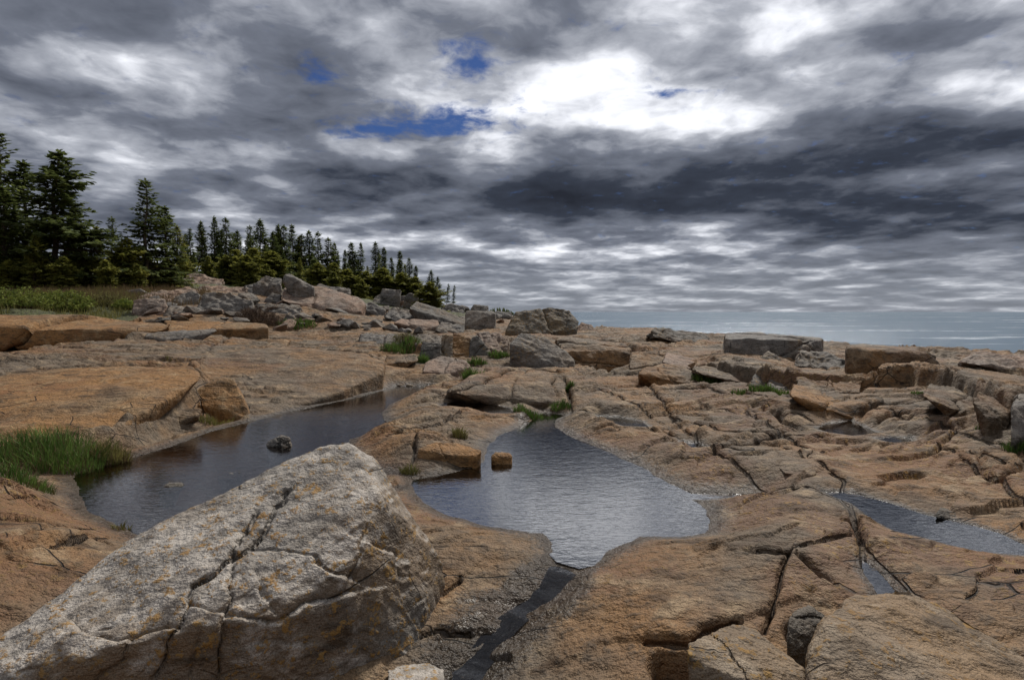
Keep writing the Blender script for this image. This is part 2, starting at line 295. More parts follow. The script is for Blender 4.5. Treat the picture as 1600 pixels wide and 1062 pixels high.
# ------------------------------------------------------------------ materials
def mat(name):
    m = bpy.data.materials.new(name); m.use_nodes = True; return m, NT(m.node_tree)
def finish(t, bsdf, disp=None): t.node('ShaderNodeOutputMaterial', {'Surface': bsdf})
def granite(name, warm, cool, pale, coolness=.5, lichen=.25, bump=1., fine=1., streak=None, red=None):
    """coarse granite: mottled warm and cool areas, crystals, lichen crusts, hairline joints, wet biofilm where the mesh says so"""
    m, t = mat(name); pos = t.node('ShaderNodeNewGeometry').outputs['Position']
    bs = t.node('ShaderNodeSeparateColor', {0: t.noise(pos, .55, 4, .6, out='Color')}).outputs
    mid = t.noise(t.vm('ADD', pos, (5, 2, 8)), 2.6, 5, .64); sm = t.noise(pos, 12, 4, .65)
    cr = t.noise(pos, 130*fine, 2, .7); cr2 = t.noise(t.vm('ADD', pos, (3, 3, 3)), 38*fine, 3, .7)
    c_ = t.mix(t.ss(bs[0], .53-coolness*.35, .75-coolness*.3), warm, cool)
    c_ = t.mix(t.m('MULTIPLY', t.ss(bs[1], .50, .62), .55), c_, red or tuple(v*.6 for v in warm))
    c_ = t.mix(t.m('MULTIPLY', t.ss(mid, .52, .68), .8), c_, pale)
    lay = t.noise(t.vm('MULTIPLY', pos, (1.0, 1.8, 2.6)), 1.7, 5, .64)
    c_ = t.mix(t.m('MULTIPLY', t.ss(lay, .51, .66), .85), c_, tuple(v*.26 for v in warm))
    c_ = t.mix(t.m('MULTIPLY', t.ss(sm, .50, .66), .6), c_, tuple(v*.40 for v in cool))
    if streak:
        dv = Vector(streak).normalized(); dt = t.node('ShaderNodeVectorMath', {0: pos, 1: tuple(dv)}, operation='DOT_PRODUCT').outputs['Value']
        sp = t.vm('SUBTRACT', t.vm('SCALE', pos, 9.), t.vm('SCALE', tuple(dv), t.m('MULTIPLY', dt, 6.5))); st = t.noise(sp, 1., 5, .6)
        up = t.ss(t.node('ShaderNodeSeparateXYZ', {0: t.node('ShaderNodeNewGeometry').outputs['Normal']}).outputs[2], .45, .75)
        c_ = t.mix(t.m('MULTIPLY', up, t.ss(st, .40, .64, .3, .85)), c_, pale)
    c_ = t.mix(t.ss(cr, .36, .62), t.mix(1., c_, (.66, .64, .62), 'MULTIPLY'), t.mix(1., c_, (1.15, 1.14, 1.13), 'MULTIPLY'))
    c_ = t.mix(t.m('MULTIPLY', t.ss(cr2, .57, .67), .55), c_, tuple(v*.25 for v in cool))
    lmask = t.m('MULTIPLY', t.ss(bs[1], .62-lichen*.3, .72-lichen*.2), t.ss(t.m('ADD', t.m('MULTIPLY', sm, .6), t.m('MULTIPLY', cr2, .4)), .53, .60))
    c_ = t.mix(t.m('MULTIPLY', lmask, .8), c_, t.mix(bs[2], (.30, .13, .02), (.27, .19, .06)))
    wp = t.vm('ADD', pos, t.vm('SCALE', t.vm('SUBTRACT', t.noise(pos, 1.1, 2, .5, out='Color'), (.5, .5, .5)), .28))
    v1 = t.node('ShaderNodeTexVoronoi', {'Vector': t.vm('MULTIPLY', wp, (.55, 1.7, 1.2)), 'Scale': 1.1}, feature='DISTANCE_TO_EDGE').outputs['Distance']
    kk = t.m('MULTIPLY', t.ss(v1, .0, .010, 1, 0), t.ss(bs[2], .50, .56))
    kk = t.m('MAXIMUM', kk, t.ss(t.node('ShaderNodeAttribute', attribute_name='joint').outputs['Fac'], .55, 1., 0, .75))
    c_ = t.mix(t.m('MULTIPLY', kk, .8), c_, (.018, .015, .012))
    wet = t.node('ShaderNodeAttribute', attribute_name='wet').outputs['Fac']
    wetm = t.ss(t.m('ADD', wet, t.m('MULTIPLY', t.m('SUBTRACT', cr2, .5), 1.1)), .30, .75)
    c_ = t.mix(t.m('MULTIPLY', wetm, .82), c_, (.036, .027, .018))
    soil = t.ss(t.m('ADD', t.node('ShaderNodeAttribute', attribute_name='soil').outputs['Fac'], t.m('SUBTRACT', mid, .5)), .35, .6)
    c_ = t.mix(soil, c_, t.mix(t.ss(sm, .4, .6), (.045, .04, .02), (.09, .10, .03)))
    h = t.m('ADD', t.m('MULTIPLY', mid, .40), t.m('ADD', t.m('MULTIPLY', sm, .20), t.m('ADD', t.m('MULTIPLY', cr2, .05), t.m('MULTIPLY', cr, .014))))
    h = t.m('ADD', h, t.m('MULTIPLY', lay, .45))
    h = t.m('SUBTRACT', h, t.m('MULTIPLY', kk, .22))
    b = t.node('ShaderNodeBump', {'Strength': .95*bump, 'Distance': .2, 'Height': h})
    s = t.node('ShaderNodeBsdfPrincipled', {'Base Color': c_, 'Roughness': t.m('SUBTRACT', .78, t.m('MULTIPLY', wetm, .42)), 'Normal': b.outputs[0], 'Specular IOR Level': .35})
    finish(t, s.outputs[0]); return m
def simple(name, col, rough=.8, var=.3, scale=3., col2=None, trans=0):
    m, t = mat(name); pos = t.node('ShaderNodeNewGeometry').outputs['Position']
    n = t.noise(pos, scale, 4, .6); c_ = t.mix(t.ss(n, .35, .65), tuple(v*(1-var) for v in col), col2 or tuple(min(1, v*(1+var)) for v in col))
    s = t.node('ShaderNodeBsdfPrincipled', {'Base Color': c_, 'Roughness': rough, 'Specular IOR Level': .2})
    o = s.outputs[0]
    if trans:
        tr = t.node('ShaderNodeBsdfTranslucent', {'Color': c_}); o = t.node('ShaderNodeMixShader', {0: trans, 1: o, 2: tr.outputs[0]}).outputs[0]
    finish(t, o); return m
def water(name, tint, ripple=1., scale=9., aniso=(1, 2.2, 1), ior=1.45, rough=.03):
    m, t = mat(name); pos = t.node('ShaderNodeNewGeometry').outputs['Position']
    q = t.vm('MULTIPLY', pos, aniso); n = t.noise(q, scale, 3, .55, .5); n2 = t.noise(t.vm('ADD', q, (3, 1, 0)), scale*.3, 2, .5, .3)
    b = t.node('ShaderNodeBump', {'Strength': .22*ripple, 'Distance': .022, 'Height': t.m('ADD', n, n2)})
    fr = t.node('ShaderNodeFresnel', {'IOR': ior, 'Normal': b.outputs[0]}); g = t.node('ShaderNodeBsdfGlossy', {'Color': (1, 1, 1), 'Roughness': rough, 'Normal': b.outputs[0]})
    tr = t.node('ShaderNodeBsdfTransparent', {'Color': tint})
    finish(t, t.node('ShaderNodeMixShader', {0: fr.outputs[0], 1: tr.outputs[0], 2: g.outputs[0]}).outputs[0]); return m
G_BED = granite('granite_bedrock', (.245, .132, .050), (.155, .118, .080), (.34, .245, .145), .5, .34, 1.3, red=(.16, .072, .034))
G_WARM = granite('granite_warm', (.29, .148, .048), (.205, .138, .075), (.36, .24, .12), .25, .36, 1.2, red=(.19, .08, .032))
G_PINK = granite('granite_pink', (.29, .185, .122), (.22, .175, .14), (.40, .31, .235), .4, .2, 1.2)
G_GREY = granite('granite_grey', (.21, .165, .12), (.165, .152, .135), (.32, .285, .24), .65, .3, 1.2)
G_DARK = granite('granite_dark', (.16, .115, .073), (.115, .106, .09), (.22, .19, .155), .65, .35, 1.2)
G_DARKL = granite('granite_dark_lichen', (.17, .12, .062), (.12, .11, .09), (.21, .18, .14), .5, 1.0, 1.2)
G_BOULD = granite('granite_boulder', (.19, .132, .08), (.155, .14, .12), (.46, .42, .37), .6, 1.35, .9, 1., (-.72, -.61, -.33))
G_LICH = granite('granite_lichen', (.25, .165, .09), (.19, .155, .115), (.33, .265, .19), .5, .85, 1.1)
M_POOL = water('pool_water', (.74, .47, .22), .45, 11., (1, 2.2, 1), 1.85); M_POOL2 = water('pool_water_clear', (.72, .62, .52), .45, 12., (1, 2.0, 1), 3.8)
M_STREAM = water('stream_water', (.75, .7, .65), .6, 26., (1, 1, 1), 1.6, .08)
# ------------------------------------------------------------------ object helpers
def tag(o, label=None, cat=None, group=None, kind=None):
    for k, v in (('label', label), ('category', cat), ('group', group), ('kind', kind)):
        if v: o[k] = v
    return o
def mesh_obj(name, V, Fc, m=None, parent=None, smooth=True):
    me = bpy.data.meshes.new(name); V = np.asarray(V, np.float32); 
    if isinstance(Fc, np.ndarray):
        k = Fc.shape[1]; me.vertices.add(len(V)); me.vertices.foreach_set('co', V.ravel()); me.loops.add(Fc.size); me.loops.foreach_set('vertex_index', Fc.astype(np.int32).ravel())
        me.polygons.add(len(Fc)); me.polygons.foreach_set('loop_start', np.arange(0, Fc.size, k, dtype=np.int32)); me.update(calc_edges=True)
    else: me.from_pydata([tuple(map(float, v)) for v in V], [], Fc)
    if smooth: me.polygons.foreach_set('use_smooth', np.ones(len(me.polygons), bool))
    me.validate()
    if m: me.materials.append(m)
    o = bpy.data.objects.new(name, me); COL.objects.link(o)
    if parent: o.parent = parent
    return o
def attr(o, name, vals): a = o.data.attributes.new(name, 'FLOAT', 'POINT'); a.data.foreach_set('value', np.asarray(vals, np.float32))
def empty(name, loc, rz=0): o = bpy.data.objects.new(name, None); COL.objects.link(o); o.location = loc; o.rotation_euler.z = rz; o.empty_display_size = .2; return o
# ------------------------------------------------------------------ bedrock: one sheet all round, finest where it is near
fine = np.linspace(R(-50), R(50), 880); coarse = np.linspace(R(50), R(310), 90)[1:-1]
AZ = np.concatenate([fine, coarse]); RAD = np.concatenate([[.25, .6, 1.0], np.geomspace(1.4, 60, 980), np.geomspace(60.4, 420, 70)])
aa, rr = np.meshgrid(AZ, RAD); GX = (np.sin(aa)*rr).ravel(); GY = (np.cos(aa)*rr).ravel()
GZ, GC, GW = land(GX, GY)
na, nr = len(AZ), len(RAD)
i0 = (np.arange(nr-1)[:, None]*na+np.arange(na)[None]).ravel(); i1 = (np.arange(nr-1)[:, None]*na+(np.arange(na)[None]+1) % na).ravel()
quads = np.stack([i0, i0+na, i1+na, i1], -1)[:, ::-1]
keep = ~((GZ[quads] < SEA-2.5).all(1)); quads = quads[keep]
bed = mesh_obj('bedrock_ground', np.stack([GX, GY, GZ], -1), quads, G_BED); tag(bed, 'sheet of warm brown coastal granite bedrock', None, None, 'structure'); attr(bed, 'wet', GW)
gpx, _ = 800+F*GX/np.maximum(GY, .1), 0
soil = np.maximum(sstep(GY, 44, 52)*sstep(790-gpx, 0, 40), sstep(GY, 24.5, 27)*sstep(235-gpx, 0, 40))*(GY > 5)
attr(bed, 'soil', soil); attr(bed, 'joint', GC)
HG = GZ.reshape(nr, na); LR = np.log(RAD)
def ground(x, y):
    x = np.atleast_1d(np.asarray(x, float)); y = np.atleast_1d(np.asarray(y, float)); a = np.arctan2(x, y); l = np.log(np.maximum(np.hypot(x, y), .3))
    fi = np.clip((a-AZ[0])/(fine[1]-fine[0]), 0, len(fine)-1.001); j = fi.astype(int); v = fi-j; k = np.clip(np.searchsorted(LR, l)-1, 0, nr-2); u = np.clip((l-LR[k])/(LR[k+1]-LR[k]), 0, 1)
    return (HG[k, j]*(1-v)+HG[k, j+1]*v)*(1-u)+(HG[k+1, j]*(1-v)+HG[k+1, j+1]*v)*u
def gp(px, py): return on_land(px, py, ground)
# ------------------------------------------------------------------ water
for nm, lab, lv, pts in PW:
    c_ = pts.mean(0); d = pts-c_; big = lv == 0.0
    bm = bmesh.new(); vs = []
    n = len(pts); tang = np.roll(pts, -1, 0)-np.roll(pts, 1, 0); nrm = np.stack([tang[:, 1], -tang[:, 0]], -1); nrm /= np.linalg.norm(nrm, axis=1)[:, None]+1e-9
    area = .5*np.sum(pts[:, 0]*np.roll(pts[:, 1], -1)-np.roll(pts[:, 0], -1)*pts[:, 1]); nrm *= np.sign(area)
    q = pts+nrm*(.07 if big else .03)
    f = bm.faces.new([bm.verts.new((a, b, lv-(.005 if nm == 'large_tide_pool' else 0))) for a, b in q]); bmesh.ops.triangulate(bm, faces=[f]); bmesh.ops.recalc_face_normals(bm, faces=bm.faces)
    if bm.faces[:][0].normal.z < 0: bmesh.ops.reverse_faces(bm, faces=bm.faces)
    me = bpy.data.meshes.new('pool_water'); bm.to_mesh(me); bm.free(); me.materials.append(M_POOL if nm == 'large_tide_pool' else M_POOL2)
    o = bpy.data.objects.new(nm+'_water', me); COL.objects.link(o); tag(o, lab, None, None, 'structure')
V = []; Fq = []
S2 = np.concatenate([np.linspace(STREAM[k], STREAM[k+1], 14, endpoint=False) for k in range(len(STREAM)-1)])
for k, p in enumerate(S2):
    tg = S2[min(k+1, len(S2)-1)]-S2[max(k-1, 0)]; tg /= np.linalg.norm(tg); nn = np.array((-tg[1], tg[0])); w = .15-.05*min(1, k/25)
    zc = min(-.003, ground(p[0]+nn[0]*np.linspace(-.06, .06, 5), p[1]+nn[1]*np.linspace(-.06, .06, 5)).min()+.022)
    zl = zc = min(zc, zl) if k else zc
    for j in range(7): q = p+nn*w*(j/3-1); V.append((q[0], q[1], zc))
    if k: Fq += [[(k-1)*7+j, (k-1)*7+j+1, k*7+j+1, k*7+j][::-1] for j in range(6)]
tag(mesh_obj('stream_water', V, np.array(Fq), M_STREAM), 'thin stream draining from the central pool toward the camera', None, None, 'structure')
m, t = mat('sea_water'); pos = t.node('ShaderNodeNewGeometry').outputs['Position']
q = t.vm('MULTIPLY', pos, (.35, 1, 1)); n = t.noise(q, .5, 6, .62, .3); n2 = t.noise(q, .06, 4, .55)
b = t.node('ShaderNodeBump', {'Strength': .75, 'Distance': 1.2, 'Height': t.m('ADD', t.m('MULTIPLY', n, .6), n2)})
foam = t.m('MULTIPLY', t.ss(t.noise(t.vm('MULTIPLY', pos, (.012, .05, 1)), 1., 4, .6), .57, .65), t.ss(t.noise(t.vm('MULTIPLY', pos, (.15, .6, 1)), 1., 5, .7), .45, .62))
sdf = t.node('ShaderNodeBsdfDiffuse', {'Color': t.mix(foam, (.085, .125, .165), (.8, .82, .84))})
sgl = t.node('ShaderNodeBsdfGlossy', {'Color': (.9, .95, 1), 'Roughness': .18, 'Normal': b.outputs[0]})
sb = t.node('ShaderNodeMixShader', {0: .25, 1: sdf.outputs[0], 2: sgl.outputs[0]})
finish(t, sb.outputs[0])
xs = np.concatenate([-np.geomspace(30000, 10, 14), np.geomspace(10, 30000, 14)]); ys = np.concatenate([[-400], np.geomspace(12, 30000, 24)])
V = [(a, b_, SEA) for b_ in ys for a in xs]; nx = len(xs)
tag(mesh_obj('sea', V, np.array([[j*nx+i, j*nx+i+1, (j+1)*nx+i+1, (j+1)*nx+i] for j in range(len(ys)-1) for i in range(nx-1)]), m), 'grey blue open sea reaching the horizon', None, None, 'structure')
# ------------------------------------------------------------------ loose rocks and slabs
RES = F*.64
def rock(label, mt, pts, base=None, d0=None, thick=None, noise=1., vox=None, group=None, cat='rock', name='boulder', joints=1, post=None, seed=None, sink=.15, soft=1, fix=True, under=.985):
    """pts: (px, py, metres behind the contact point). The hull of these and of its buried foot is meshed finely, weathered and jointed."""
    bx_, by_ = base or max(((p[0], p[1]) for p in pts), key=lambda p: p[1])
    if d0 and fix is False or not d0:
        g_ = gp(bx_, by_)[1]; d0 = g_ if not d0 or g_ < d0*1.6 else d0
    P_ = [at_depth(p[0], p[1], d0+(p[2] if len(p) > 2 else 0)) for p in pts]; P_ = np.array(P_)
    w = P_[:, 0].max()-P_[:, 0].min(); T = thick if thick is not None else .6*w
    far_ = []
    for p in P_:
        if T > 0: far_.append(p+np.array((p[0]/p[1]*T*.8, T*.8, -.10*T if p[2] > P_[:, 2].mean() else 0)))
    al = np.concatenate([P_, np.array(far_)]) if far_ else P_
    c_ = al.mean(0); foot = []
    for p in al:
        if p[2] < np.percentile(al[:, 2], 55):
            q = p.copy(); q[2] = min(p[2], ground(p[0], p[1])[0])-sink; q[:2] = c_[:2]+(q[:2]-c_[:2])*under; foot.append(q)
    al = np.concatenate([al, foot]) if foot else al
    loc = np.array((c_[0], c_[1], al[:, 2].min()))
    bm = bmesh.new(); [bm.verts.new(p-loc) for p in al]; r_ = bmesh.ops.convex_hull(bm, input=bm.verts)
    bmesh.ops.delete(bm, geom=list({g for g in r_['geom_interior']+r_['geom_unused'] if isinstance(g, bmesh.types.BMVert) and g.is_valid}), context='VERTS')
    bmesh.ops.recalc_face_normals(bm, faces=bm.faces)
    me = bpy.data.meshes.new(name); bm.to_mesh(me); bm.free(); o = bpy.data.objects.new(name, me); COL.objects.link(o)
    size = float(np.max(al.max(0)-al.min(0))); vx = vox or max(c_[1]/RES*1.15, size/80)
    md = o.modifiers.new('r', 'REMESH'); md.mode = 'VOXEL'; md.voxel_size = vx
    dg = bpy.context.evaluated_depsgraph_get(); me2 = bpy.data.meshes.new_from_object(o.evaluated_get(dg)); o.modifiers.clear(); o.data = me2; bpy.data.meshes.remove(me); me2.name = name
    nV = len(me2.vertices)
    if nV == 0: return o
    co_ = np.empty(nV*3, np.float32); me2.vertices.foreach_get('co', co_); co_ = co_.reshape(-1, 3).astype(float)
    ed = np.empty(len(me2.edges)*2, np.int32); me2.edges.foreach_get('vertices', ed); ed = ed.reshape(-1, 2)
    for _ in range(soft):
        s_ = np.zeros_like(co_); n_ = np.zeros(nV); np.add.at(s_, ed[:, 0], co_[ed[:, 1]]); np.add.at(s_, ed[:, 1], co_[ed[:, 0]]); np.add.at(n_, ed[:, 0], 1); np.add.at(n_, ed[:, 1], 1)
        co_ = co_*.4+.6*s_/n_[:, None]
    me2.vertices.foreach_set('co', co_.astype(np.float32).ravel()); me2.update()
    nr_ = np.empty(nV*3, np.float32); me2.vertices.foreach_get('normal', nr_); nr_ = nr_.reshape(-1, 3).astype(float)
    wd = co_+loc; sd_ = seed if seed is not None else int(abs(loc[0])*37+abs(loc[1])*53) % 97; k = 1/size
    a_ = fbm(wd*k*2.2, 3, sd_); rd = np.abs(fbm(wd*k*4.5, 3, sd_+9)); fn = fbm(wd*k*14, 3, sd_+20)
    disp = size*noise*1.25*(.022*a_-.040*rd+.012*fn)
    jr = random.Random(sd_); jn = np.zeros(nV)
    for _ in range(joints):
        nv = np.array((jr.uniform(-1, 1), jr.uniform(-.4, .4), jr.uniform(-.8, .8))); nv /= np.linalg.norm(nv)
        s_ = (wd-c_)@nv+size*.06*fbm(wd*k*3, 2, sd_+31)-jr.uniform(-.22, .22)*size
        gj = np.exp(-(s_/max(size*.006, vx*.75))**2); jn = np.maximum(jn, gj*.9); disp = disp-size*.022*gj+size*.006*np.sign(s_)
    jt = np.zeros(nV)
    if post is not None: dq, jt = post(wd, nr_); disp = disp+dq
    co_ = co_+nr_*disp[:, None]
    me2.vertices.foreach_set('co', co_.astype(np.float32).ravel()); me2.polygons.foreach_set('use_smooth', np.ones(len(me2.polygons), bool)); me2.update()
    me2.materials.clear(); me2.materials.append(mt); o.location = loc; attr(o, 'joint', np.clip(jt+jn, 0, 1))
    tag(o, label, cat, group); return o
# the big boulder in front, with its traced joints
FB = [(545,686,4.35),(500,694,4.3),(430,733,4.15),(300,792,3.9),(211,835,3.65),(120,905,3.35),(75,937,3.2),(0,1010,2.9),(-120,1080,2.7),(588,715,4.35),(612,752,4.3),(668,838,4.25),(697,905,4.1),(690,940,3.95),(640,1035,3.5),
      (592,770,3.85),(545,800,3.70),(470,862,3.52),(340,905,3.30),(240,890,3.30),(100,1000,2.85),(520,1080,3.25),(420,1120,3.15),(250,1130,2.98),(0,1180,2.7),(-120,1180,2.6),(670,960,3.75),(560,880,3.45),(645,880,3.78),(420,960,3.08),(300,975,2.95),(500,960,3.22),(692,875,4.12),(180,1010,2.80)]
FJ = [([(448,768),(418,800),(395,850),(330,892),(300,915),(285,960),(262,1000),(245,1062)],.035,7),([(395,800),(360,870),(360,935),(350,960),(335,1062)],.035,7),([(355,960),(400,972),(440,968),(480,942),(560,925)],.03,7),
      ([(140,990),(180,996),(220,985),(275,978)],.035,8),([(400,850),(450,855),(490,870),(520,895),(548,905)],.03,7),([(400,885),(410,930),(430,955)],.02,8),([(570,780),(572,830),(560,870),(545,905)],.02,6),([(590,850),(625,860),(625,900)],.025,7),
      ([(290,940),(330,955),(355,950)],.03,7),([(100,960),(135,985),(170,975)],.03,7),([(310,990),(300,1040),(295,1062)],.02,6),([(200,990),(195,1030),(150,1062)],.03,8),([(510,700),(470,740),(420,790)],.012,6),([(380,1010),(440,1000),(520,1010)],.015,7)]
FP = [(180,925,42,38,.05),(225,1010,60,45,.04),(500,830,40,25,.03),(440,920,45,35,-.035),(360,930,30,40,-.03),(300,860,60,25,-.02),(620,900,30,60,.03),(560,1000,60,50,.03),(340,1010,40,40,-.02)]
def fpost(wd, nr):
    px, py = to_px(wd); wx_ = fbm(wd*7, 3, 77)*6; wy_ = fbm(wd*7, 3, 87)*6; r = np.zeros(len(px)); j = np.zeros(len(px)); toward = nr@np.array((0, -1, .25)) > -.05
    for pts, dp, w in FJ:
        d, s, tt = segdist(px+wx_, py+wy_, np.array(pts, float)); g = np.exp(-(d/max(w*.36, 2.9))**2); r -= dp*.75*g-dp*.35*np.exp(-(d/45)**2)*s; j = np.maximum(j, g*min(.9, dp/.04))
    for a, b, sx_, sy_, dp in FP: r -= .6*dp*np.exp(-((px-a)/sx_)**2-((py-b)/sy_)**2)
    st = fbm(np.stack([px*.012+py*.012, (py*.9+px*.62)*.075, px*0], -1), 3, 91)
    n = fbm(wd*2.6, 2, 63)*3.2; k = np.floor(n); chip = (k+sstep(n-k, 0, .12)-n)*.010*sstep(.55-nr[:, 2], 0, .3)
    return np.where(toward, r, 0)+.005*fbm(wd*14, 3, 60)+.008*st*sstep(nr[:, 2], .45, .8)+chip, np.where(toward, j, 0)
rock('huge pale granite boulder with lichen streaked sloping top filling the lower left', G_BOULD, [(a, b, d-3.5) for a, b, d in FB], d0=3.5, thick=0, noise=.22, vox=.0125, joints=0, post=fpost, seed=5, soft=7, sink=.25)
H_ = 'stacked slabs and boulders below the spruces'; LW = 'blocks of the broken ledges across the middle'
K = rock
K('pale boulder crusted with yellow lichen at the bottom right corner', G_LICH, [(1262,1045,0),(1292,985,.15),(1330,950,.45),(1415,940,.5),(1490,975,.4),(1570,1045,.15),(1660,1110,-.1),(1268,1120,-.25),(1480,1130,-.3)], d0=2.62, thick=.3, noise=.4, soft=6, vox=.012)
K('flat brown slab at the bottom edge beside a black hole', G_LICH, [(1072,1018,0),(1095,1008,.1),(1145,986,.3),(1178,994,.3),(1258,1068,.0),(1080,1085,-.1),(1260,1110,-.15)], d0=2.72, thick=.15, noise=.4, soft=4, vox=.011)
K('dark wedge shaped block jammed in the cleft left of the lichen boulder', G_DARK, [(1232,968,.1),(1262,952,.25),(1296,975,.2),(1290,1010,.1),(1262,1045,0),(1228,1000,0)], d0=3.0, thick=.12, noise=.5, vox=.009, soft=3)
K('pale rounded stone cut off by the bottom edge right of the huge boulder', G_BOULD, [(605,1062,0),(630,1051,.1),(670,1050,.12),(695,1064,.05),(650,1100,-.1)], d0=3.2, thick=.15, noise=.4, vox=.01, joints=0)
K('grey angular stone standing in the long left pool', G_GREY, [(416,697,0),(425,687,.05),(440,680,.12),(453,684,.12),(456,697,.05),(445,704,0),(425,703,0)], d0=8.35, thick=.25, vox=.014, joints=0, noise=.6, cat='stone', name='stone')
K('brown blocky stone standing alone in the central pool', G_WARM, [(767,713,0),(775,707,.05),(795,708,.1),(800,714,.05),(800,728,0),(770,728,0)], d0=7.38, thick=.2, vox=.011, joints=0, noise=.8, soft=5, cat='stone', name='stone')
K('low flat stone barely awash in the left pool near the huge boulder', G_DARK, [(248,768,0),(262,756,.15),(288,754,.2),(285,762,.1),(262,769,0)], d0=6.33, thick=.1, joints=0, vox=.014, cat='stone', name='stone')
K('small flat stone awash in the left pool behind the low flat one', G_DARK, [(338,746,0),(352,740,.1),(376,738,.15),(378,743,.1),(358,748,0)], d0=6.85, thick=.1, joints=0, vox=.014, cat='stone', name='stone')
K('small dark stone on the far edge of the right hand pool', G_DARK, [(1462,806,0),(1468,796,.1),(1490,800,.12),(1502,808,.05),(1485,813,0)], thick=.15, joints=0, cat='stone', name='stone')
K('left one of two low plates on the right rock field', G_BED, [(1226,738,0),(1262,746,0),(1276,740,.05),(1272,720,.5),(1225,716,.6),(1215,728,.25)], thick=.1, noise=.35, sink=.2, name='rock_slab')
K('right one of two low plates on the right rock field', G_BED, [(1272,741,0),(1312,735,.05),(1311,716,.5),(1265,700,.9),(1252,706,.8)], thick=.1, noise=.35, sink=.2, name='rock_slab')
K('brown block on the peninsula beside the neck joining the two big pools', G_WARM, [(652,716,0),(655,702,.05),(685,690,.3),(715,693,.3),(752,705,.1),(745,713,0),(700,712,0)], thick=.1, noise=.4, sink=.12, name='rock_slab')
# left slabs
K('broad orange brown slab sloping to the long pool on the left', G_WARM, [(-170,735,0),(0,697,.3),(60,684,.4),(120,682,.6),(185,668,.9),(235,640,1.6),(285,612,2.4),(320,588,3.0),(300,572,4.),(200,572,4.6),(0,577,4.6),(-170,585,4.6),(-170,640,1.4),(0,640,1.3),(150,630,1.5)], d0=7.4, thick=.5, noise=.20, vox=.035, soft=8, sink=.1, under=.955, name='rock_slab', joints=0)
K('wedge block overhanging the end of the left slab above the pool', G_WARM, [(277,628,0),(330,596,.4),(350,588,.6),(366,594,.5),(382,625,.2),(391,648,.1),(384,656,0),(345,640,-.05),(300,634,0)], d0=10.6, thick=.7, noise=.22, joints=0, sink=.02, vox=.022, soft=3, name='rock_slab')
K('flat slab under the wedge block with a dark gap above it', G_BED, [(190,668,0),(215,655,.1),(262,634,.5),(315,640,.5),(310,650,.2),(260,668,0)], d0=9.7, thick=.5, noise=.45, vox=.025, name='rock_slab')
K('wide flat granite sheet along the far bank of the long pool', G_BED, [(330,655,0),(392,648,.0),(470,630,.8),(540,608,1.9),(600,582,3.6),(602,566,4.2),(570,552,5.5),(450,540,6.),(340,548,5.),(300,575,3.)], d0=11.0, thick=.6, noise=.16, vox=.045, soft=3, sink=.2, under=.99, name='rock_slab', joints=0)
K('thick rounded slab below the meadow at the left edge', G_WARM, [(-200,548,0),(0,541,0),(100,536,.2),(180,524,.6),(262,514,1.2),(270,505,1.6),(250,499,2.5),(120,494,2.6),(0,497,2.),(-200,498,2.),(0,512,.2),(110,508,.4)], d0=19.5, thick=3., noise=.14, vox=.06, soft=6, sink=.0, under=.96, name='rock_slab')
K('thin raised plate right of the thick rounded slab', G_GREY, [(226,526,0),(262,531,0),(300,526,.3),(340,516,.8),(335,512,1.2),(280,516,.8),(230,520,.4)], thick=.5, noise=.3, name='rock_slab')
K('long low slab running right from the thick rounded slab', G_WARM, [(262,516,0),(350,515,.4),(420,512,.8),(415,506,1.5),(330,500,2.5),(255,500,2.5)], thick=1., noise=.25, name='rock_slab')
K('short thick slab edge left of the green grass hollow', G_WARM, [(498,552,0),(545,556,0),(605,556,.2),(612,545,.6),(570,537,2.),(500,538,2.)], thick=.5, noise=.3, name='rock_slab')
K('small slab at the pool end below the grass hollow', G_BED, [(600,570,0),(625,566,.0),(655,563,.2),(650,552,.9),(605,554,.8)], thick=.6, noise=.4, name='rock_slab')
K('low tilted slabs at the far tip of the long pool', G_BED, [(612,600,0),(650,604,0),(706,604,.2),(710,592,.9),(680,582,1.6),(640,590,1.)], thick=.4, noise=.4, name='rock_slab', joints=3)
K('split slab between the long pool tip and the grass tufts', G_PINK, [(660,580,0),(700,584,0),(735,574,.3),(728,562,1.),(690,556,1.4),(665,564,.9)], thick=.5, noise=.4, name='rock_slab', joints=2)
